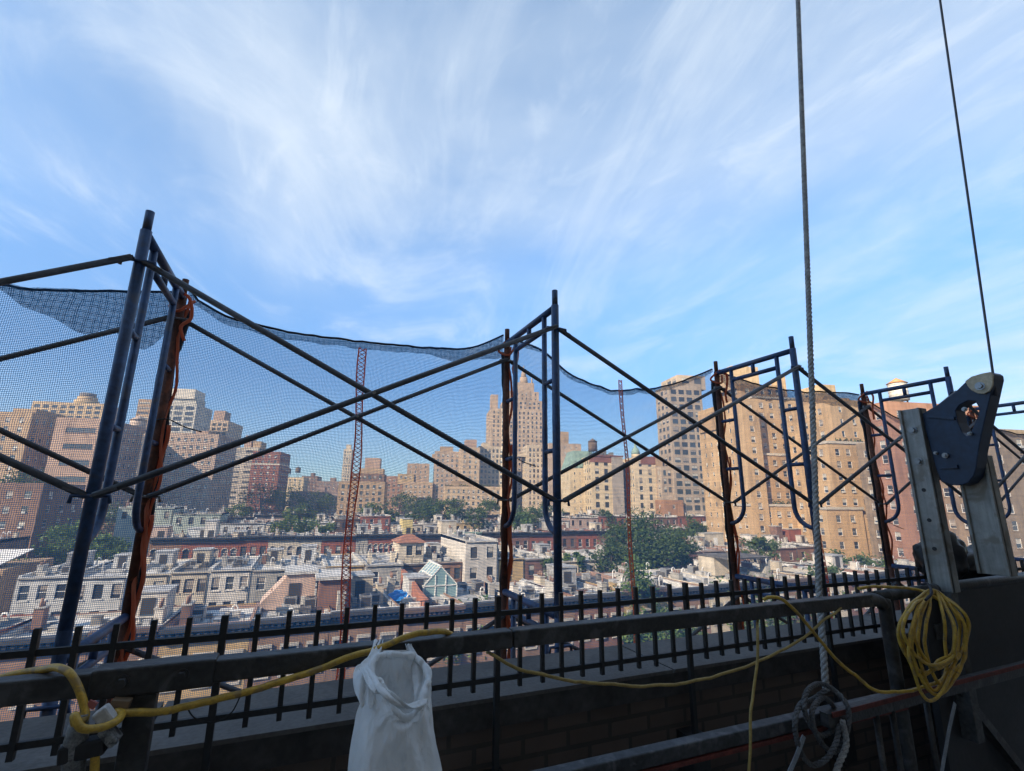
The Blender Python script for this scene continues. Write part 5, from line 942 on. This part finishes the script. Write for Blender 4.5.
for (a, c, r_) in ((712,155,.018),(505,566,.012),(450,552,.008),(652,436,.008),(620,292,.010)):
    p = P2([(a, c)], EX-.012)[0]; b = MB(); b.cyl(p+Vector((-.014,0,0)), p+Vector((.012,0,0)), r_*.75, 6); b.cyl(p+Vector((-.004,0,0)), p+Vector((.004,0,0)), r_*1.15, 16); b.build('bolt', BOLT, so)
for l_ in ([(395,330),(560,345)], [(470,636),(580,632)]):
    p, q = P2(l_, EX-.008); b = MB(); b.bar(p, q, .012, .016); b.build('weld_strip', DBL, so)
# wire rope and twisted fibre rope
b = MB(); p0 = onX(993, 374, EX+.03); p1 = onX(940, 0, EX+.03); p2 = p0+(p1-p0)*2.2; b.tube([p0-(p1-p0)*.05, p0, p1, p2], .0058, 8); tag(b.build('wire_rope', mat('steel wire rope', (.10,.10,.105), .4, .7), loc=p0), 'thin steel wire rope running up from the blue bracket', 'wire rope')
def twisted(path, R, pitch, label, name, m_):
    b = MB(); n = len(path); acc = [0]
    for i in range(1, n): acc.append(acc[-1]+(path[i]-path[i-1]).length)
    x = None; fr = []
    for i, p in enumerate(path):
        d = (path[min(i+1,n-1)]-path[max(i-1,0)]).normalized()
        if x is None: x = d.cross(Vector((.3,1,.2))).normalized()
        else: x = (x-d*x.dot(d)).normalized()
        fr.append((x, d.cross(x)))
    for s in range(3):
        b.tube([p+(fr[i][0]*math.cos(2*PI*(acc[i]/pitch+s/3))+fr[i][1]*math.sin(2*PI*(acc[i]/pitch+s/3)))*R*.52 for i, p in enumerate(path)], R*.56, 7)
    return b
ROPE = mat('weathered grey rope', (.40,.39,.37), .9, var=.45, scale=30, fine=160, bump=.6)
ra, rb = onY(819, 592, 1.665), onY(798, 0, 1.665); rb2 = ra+(rb-ra)*1.8; rc = onY(826, 690, 1.62)
N_ = 520; path = [ra+(rb2-ra)*(i/N_) for i in range(N_+1)]; pre = [rc+(ra-rc)*(i/40) for i in range(40)]
rp = twisted(pre+path, .0145, .075, '', '', None).build('twisted_rope', ROPE, loc=ra); tag(rp, 'grey three strand rope hanging from above and knotted below the black rail', 'rope')
kn = [(826,690),(812,700),(800,705),(795,725),(800,750),(812,765),(828,757),(838,735),(836,712),(824,698),(812,712),(818,738),(834,752),(846,735),(848,708),(834,690),(818,684),(806,694),(806,716),(822,736),(842,720)]
kp = spline([onY(a, c, 1.50+.03*math.sin(i*1.7)) for i, (a, c) in enumerate(kn)], 24); b = twisted(kp, .0095, .055, '', '', None); b.build('knot', mat('shaded grey rope', (.12,.118,.115), .9, var=.5, scale=25, fine=150, bump=.6), rp)  # the knot's deep shade is put into this darker rope colour
kp = spline([onY(a, c, 1.49) for a, c in ((842,720),(846,745),(836,775),(842,810))], 20); b = twisted(kp, .011, .06, '', '', None); b.build('tail', ROPE, rp)
STRAP = mat('grey strap', (.26,.29,.32), .7, var=.3, scale=20)
for lab, pts in (('grey webbing strap hanging below the rope knot', ((804,736),(797,755),(786,780),(778,810))), ('grey webbing strap hanging below the yellow coil', ((955,703),(949,730),(942,771),(934,810)))):
    b = MB(); q = [onY(a, c, 1.50) for a, c in pts]
    for i in range(3): b.bar(q[i], q[i+1], .020, .003, up=(0,1,0))
    tag(b.build('strap', STRAP, loc=q[0]), lab, 'strap')
# ------------------------------------------------------------------ yellow cords
YEL = mat('yellow cord sheath', (.50,.30,.035), .45, var=.35, scale=22, stain=(.27,.17,.05), spec=.45); YEL2 = mat('dusty yellow cord', (.36,.25,.075), .6, var=.3, scale=14)
CYF = RY-.016
def cordpts(l, y0=CYF):
    s = spline([onY(p[0], p[1], p[2] if len(p) > 2 else y0) for p in l], 10)
    return [q+Vector((noise.noise(q*9), noise.noise(q*9+Vector((5,0,0)))*.5, noise.noise(q*9+Vector((0,7,0)))))*.006+Vector((noise.noise(q*30), 0, noise.noise(q*30+Vector((3,3,3)))))*.0022 for q in s]
b = MB(); b.tube(cordpts([(-40,690,1.66),(10,676,1.63),(40,671,1.60),(56,669,1.56),(68,674,1.53),(78,690,1.515),(84,706,1.51),(86,718,1.50),(78,722,1.47),(76,714,1.45),(84,726,1.44),(100,728,1.45),(116,722,1.47),(121,714,1.50),(116,712,1.51),(128,713,1.515),(170,709),(215,700),(262,688),(300,676),(345,660),(385,646),(415,635),(440,631,1.55),(452,634,1.60)]), .0085, 8)
tag(b.build('extension_cord', YEL, loc=onY(220, 700, CYF)), 'thick yellow cord looped at the left clamp and draped along the black rail', 'cord')
b = MB(); b.tube(cordpts([(488,652,1.60),(497,657,1.54),(520,668,1.53),(560,678,1.53),(600,684,1.53),(640,686,1.53),(690,682,1.53),(740,668,1.53),(790,646,1.53),(815,628,1.53),(838,610,1.54),(846,603,1.60)]), .0052, 8)
tag(b.build('extension_cord', YEL2, loc=onY(640, 686, 1.53)), 'thin dull yellow cord sagging under the black rail at centre', 'cord')
b = MB(); b.tube(cordpts([(758,618,1.59),(757,632,1.52),(757,660,1.51),(754,690,1.51),(751,720,1.50),(749,771,1.50),(748,810,1.50)]), .0052, 8)
tag(b.build('extension_cord', YEL2, loc=onY(757, 660, 1.51)), 'thin yellow cord hanging straight down left of the grey rope', 'cord')
coil = [(764,600,1.57),(770,597,1.56),(782,599,1.535),(792,608),(805,622),(820,640),(838,661),(858,678),(876,690,1.50),(900,692,1.48),(925,686,1.46),(945,676,1.44)]
rnd = random.Random(4); cx, ct = 928, 592
for k in range(8):
    wdt = (24, 20, 30, 26, 34, 22, 30, 36)[k]; bt = (676, 690, 668, 700, 672, 684, 694, 664)[k]; xs_ = cx+(-6, 6, 10, 2, -2, 14, 8, 4)[k]; y_ = 1.44-.008*(k % 4)
    coil += [(xs_+wdt, (ct+bt)/2+12, y_-.02), (xs_+wdt*.85, bt-26 if k % 2 else ct+30, y_-.03)] if False else []
    coil += [(xs_+wdt*.98, (ct*.4+bt*.6), y_), (xs_+wdt*.88, ct*.72+bt*.28, y_-.01), (cx+6, ct+rnd.uniform(-3,5), 1.50), (xs_-wdt*.62, ct*.75+bt*.25, y_+.015), (xs_-wdt*.78, ct*.4+bt*.6, y_+.01), (xs_-wdt*.1, bt, y_+.005), (xs_+wdt*.7, bt*.82+ct*.18, y_)]
coil += [(948,610,1.45),(930,594,1.50),(915,590,1.545),(890,587,1.56),(872,586,1.57),(858,589,1.58)]
b = MB(); b.tube(cordpts(coil), .0068, 8); tag(b.build('coiled_cord', YEL, loc=onY(930, 640, 1.45)), 'coil of yellow cord hanging from the rail end, one strand crossing to the grey rope', 'cord')
b = MB(); b.tube(cordpts([(922,585,1.60),(928,584,1.55),(931,592,1.46),(926,600,1.44)]), .006, 6); tag(b.build('cord_tie', mat('dark cord', (.02,.022,.03), .8), loc=onY(928, 590, 1.5)), 'short dark tie holding the yellow coil to the rail', 'tie')
# black thin wires on the rail
for lab, pts in (('thin black wire drooping under the rail left of the bag', ((188,705),(196,718),(215,722),(232,712),(240,697))), ('thin black wire looping beside the left clamp', ((78,712),(74,728),(92,734),(118,730),(130,715)))):
    b = MB(); b.tube(cordpts(pts, 1.56), .0018, 5); tag(b.build('thin_wire', DPAN, loc=onY(*pts[0], 1.56)), lab, 'wire')
# clamp wrapped in tape with a plug, far left
cl = thing('clamp', 'taped clamp with a grimy plug hanging under the rail at lower left', 'clamp', onY(85, 745, 1.5)); TAPE = mat('grimy tape', (.20,.20,.19), .6, var=.6, scale=25, stain=(.05,.05,.05)); 
p = onY(92, 752, 1.50); b = MB(); b.bar(onY(60, 754, 1.5), onY(107, 743, 1.5), .04, .035); bev(b.build('cross_bar', DPAN, cl)); b = MB(); b.tube([onY(80, 715, 1.5), onY(76, 740, 1.5), onY(70, 810, 1.5)], [.016, .022, .020], 10); b.build('taped_stem', TAPE, cl)
b = MB(); b.bar(onY(100, 709, 1.49), onY(112, 725, 1.49), .03, .03); bev(b.build('plug', mat('white plug', (.55,.54,.52), .5, var=.3, scale=20), cl)); b = MB(); b.bar(onY(104, 727, 1.5), onY(117, 742, 1.5), .045, .02); bev(b.build('tape_flap', TAPE, cl))
b = MB(); b.tube(spline([onY(94, 742, 1.49), onY(95, 760, 1.49), onY(92, 800, 1.49)], 6), .009, 8); b.build('cord_tail', YEL, cl); b = MB(); b.bar(onY(88, 703, 1.51), onY(96, 706, 1.51), .006, .014); b.build('pink_rag', mat('pink rag', (.45,.15,.13), .9), cl); b = MB(); b.bar(onY(112, 703, 1.53), onY(130, 704, 1.53), .03, .02); b.build('cardboard', mat('cardboard', (.25,.17,.10), .9), cl)
# black refuse bag behind the channel
def sack(path_c, rx, ry, rz, label, m_, name, cat, seed):
    bm = bmesh.new(); bmesh.ops.create_icosphere(bm, subdivisions=4, radius=1)
    for v in bm.verts:
        q = v.co.copy(); n = noise.noise(q*1.8+Vector((seed,0,0)))*.35+noise.noise(q*4.5+Vector((0,seed,0)))*.16+abs(noise.noise(q*9))*.08
        q *= 1+n; v.co = Vector((q.x*rx, q.y*ry, max(-.8, q.z)*rz))
    me = bpy.data.meshes.new(name); bm.to_mesh(me); bm.free(); me.materials.append(m_)
    for p in me.polygons: p.use_smooth = True
    o = bpy.data.objects.new(name, me); COL.objects.link(o); o.location = path_c; tag(o, label, cat); return o
PLB = mat('black plastic film', (.010,.010,.011), .42, var=.3, spec=.4)
pc = onY(944, 560, 1.95); sack(pc, .19, .10, .19, 'bulging black plastic sack left of the first channel post', PLB, 'refuse_sack', 'sack', 1)
pc = onY(972, 566, 1.95); sack(pc, .36, .10, .13, 'slumped black plastic sack between the two channel posts', PLB, 'refuse_sack', 'sack', 5)
# ------------------------------------------------------------------ white carrier bag
def bag():
    m, nt, b_ = _nodes('white carrier bag film'); L_ = nt.links.new
    b_.inputs['Base Color'].default_value = (.90,.90,.88,1); b_.inputs['Roughness'].default_value = .38; b_.inputs['Specular IOR Level'].default_value = .45
    tr = N(nt, 'ShaderNodeBsdfTranslucent'); tr.inputs[0].default_value = (.92,.92,.90,1); ms = N(nt, 'ShaderNodeMixShader'); ms.inputs[0].default_value = .35
    nz = N(nt, 'ShaderNodeTexNoise'); nz.inputs['Scale'].default_value = 13; nz.inputs['Detail'].default_value = 5; nz.inputs['Distortion'].default_value = 1.2; tc_ = N(nt, 'ShaderNodeTexCoord'); mp_ = N(nt, 'ShaderNodeMapping'); mp_.inputs['Scale'].default_value = (1.4,1.4,.5); L_(tc_.outputs['Object'], mp_.inputs[0]); L_(mp_.outputs[0], nz.inputs['Vector'])
    bp = N(nt, 'ShaderNodeBump'); bp.inputs['Strength'].default_value = .7; bp.inputs['Distance'].default_value = .025; L_(nz.outputs['Fac'], bp.inputs['Height']); L_(bp.outputs[0], b_.inputs['Normal']); L_(bp.outputs[0], tr.inputs['Normal'])
    L_(b_.outputs[0], ms.inputs[1]); L_(tr.outputs[0], ms.inputs[2]); L_(ms.outputs[0], nt.nodes['Material Output'].inputs[0])
    yb = 1.42; S = lambda px, py, y: onY(px, py, y)
    root = thing('carrier_bag', 'white plastic carrier bag hung open on the black rail by its handles', 'bag', S(395, 760, yb))
    # body: rings from the rim down; each ring lists front (left->right) and back
    rows = [(676,372,428,.055),(690,367,429,.070),(705,362,430,.082),(722,356,431,.092),(740,352,434,.098),(760,349,438,.10),(785,347,441,.10),(815,348,441,.09),(835,356,434,.05)]
    nA = 96; rows = [tuple(v_) for v_ in [[a_[q_]+(c_[q_]-a_[q_])*t_/3 for q_ in range(4)] for a_, c_ in zip(rows, rows[1:]) for t_ in range(3)]]+[rows[-1]]; b = MB(); b.smooth = True; ring = []
    for j, (py, xl, xr, dp) in enumerate(rows):
        L0, R0 = S(xl, py, yb), S(xr, py+2, yb); c = (L0+R0)/2; hw = (R0.x-L0.x)/2; r_ = []
        for i in range(nA):
            a = 2*PI*i/nA; ca, sa = math.cos(a), math.sin(a)          # sa<0 front
            jj = j/3; pz = .010*math.sin(3*a+jj*.5)+.014*noise.noise((ca*2.2, sa*2.2, jj*.5))+.012*(.5-abs(noise.noise((ca*3.3+jj*.35, sa*3.3, jj*.8+4))))*1.2+.008*(.5-abs(noise.noise((ca*6-jj*.5, sa*6, jj*1.3+9))))
            dz = 0
            k0 = max(0, 1-j/7); dz = k0*(-.072*math.exp(-((a-1.5*PI-.12)/.62)**2)+.040*max(0, sa)**.7)
            sg = lambda t, e: math.copysign(abs(t)**e, t)
            r_.append(Vector((c.x+sg(ca,.85)*hw*(1+pz*2), c.y+sg(sa,.85)*(dp+pz), c.z+(R0.z-L0.z)/2*ca+dz)))
        ring.append(r_)
    for j in range(len(rows)-1):
        for i in range(nA): k = (i+1) % nA; b.quad(ring[j][i], ring[j+1][i], ring[j+1][k], ring[j][k])
    o = b.build('body', m, root)
    bm = bmesh.new(); bm.from_mesh(o.data); bmesh.ops.remove_doubles(bm, verts=bm.verts, dist=1e-5); bm.to_mesh(o.data); bm.free()
    sub = o.modifiers.new('subsurf', 'SUBSURF'); sub.levels = 1; sub.render_levels = 2
    # rolled rim
    b = MB(); b.tube(ring[0]+[], [.009+.005*noise.noise((i*.2, 0, 0)) for i in range(nA)], 8, True); b.build('rim', m, root)
    # handles: twisted bands of film going up over the rail
    def band(cl, wds, name, tw):
        pts = spline(cl, 8); n = len(pts); b = MB(); b.smooth = True; g = []
        for i, p in enumerate(pts):
            t = i/(n-1); q = t*(len(wds)-1); w0 = wds[int(q)]*(1-q % 1)+wds[min(int(q)+1, len(wds)-1)]*(q % 1); row = []
            for k in range(9):
                s_ = k/4-1; row.append(p+Vector((s_*w0, -.014*(1-s_*s_)+.010*math.sin(s_*5+i*.25+tw), .006*math.sin(s_*7+i*.4))))
            g.append(row)
        for i in range(n-1):
            for k in range(8): b.quad(g[i][k], g[i][k+1], g[i+1][k+1], g[i+1][k])
        o = b.build(name, m, root); bm = bmesh.new(); bm.from_mesh(o.data); bmesh.ops.remove_doubles(bm, verts=bm.verts, dist=1e-5); bm.to_mesh(o.data); bm.free()
        sm = o.modifiers.new('solidify', 'SOLIDIFY'); sm.thickness = .0025; o.modifiers.new('subsurf', 'SUBSURF').render_levels = 1; return o
    band([S(379,640,1.60), S(377,648,1.53), S(371,660,1.49), S(364,672,1.45), S(366,690,1.40), S(368,705,1.37)], [.012,.014,.022,.026,.026,.02], 'handle', 0)
    band([S(407,640,1.60), S(409,648,1.53), S(416,660,1.49), S(421,676,1.46), S(423,692,1.42), S(421,708,1.38)], [.012,.010,.018,.024,.026,.02], 'handle', 2)
    band([S(363,668,1.44), S(372,682,1.36), S(384,692,1.325), S(396,700,1.32), S(410,706,1.33), S(424,700,1.37)], [.010,.016,.014,.013,.014,.012], 'rolled_edge', 1)
    # back panel of film rising to the rail
    b = MB(); b.smooth = True; n = 12; g = [[S(378+(408-378)*i/n+(j/n)*(i/n-.5)*8, 650+(704-650)*j/n, 1.52+.012*noise.noise((i*.4, j*.4, 3))) for i in range(n+1)] for j in range(n+1)]
    for j in range(n):
        for i in range(n): b.quad(g[j][i], g[j][i+1], g[j+1][i+1], g[j+1][i])
    b.build('back_panel', m, root)
bag()

# ------------------------------------------------------------------ air
b = MB(); b.box((-1110, -160, G-1), (1110, 1310, 125)); hzm = bpy.data.materials.new('haze air'); hzm.use_nodes = True; nt = hzm.node_tree; nt.nodes.remove(nt.nodes['Principled BSDF'])
pv = N(nt, 'ShaderNodeVolumePrincipled'); pv.inputs['Color'].default_value = (.86,.92,1,1); pv.inputs['Density'].default_value = .0004; pv.inputs['Anisotropy'].default_value = .2; nt.links.new(pv.outputs[0], nt.nodes['Material Output'].inputs['Volume'])
hz_o = b.build('haze', hzm); hz_o['kind'] = 'stuff'
C.cycles.volume_bounces = 0
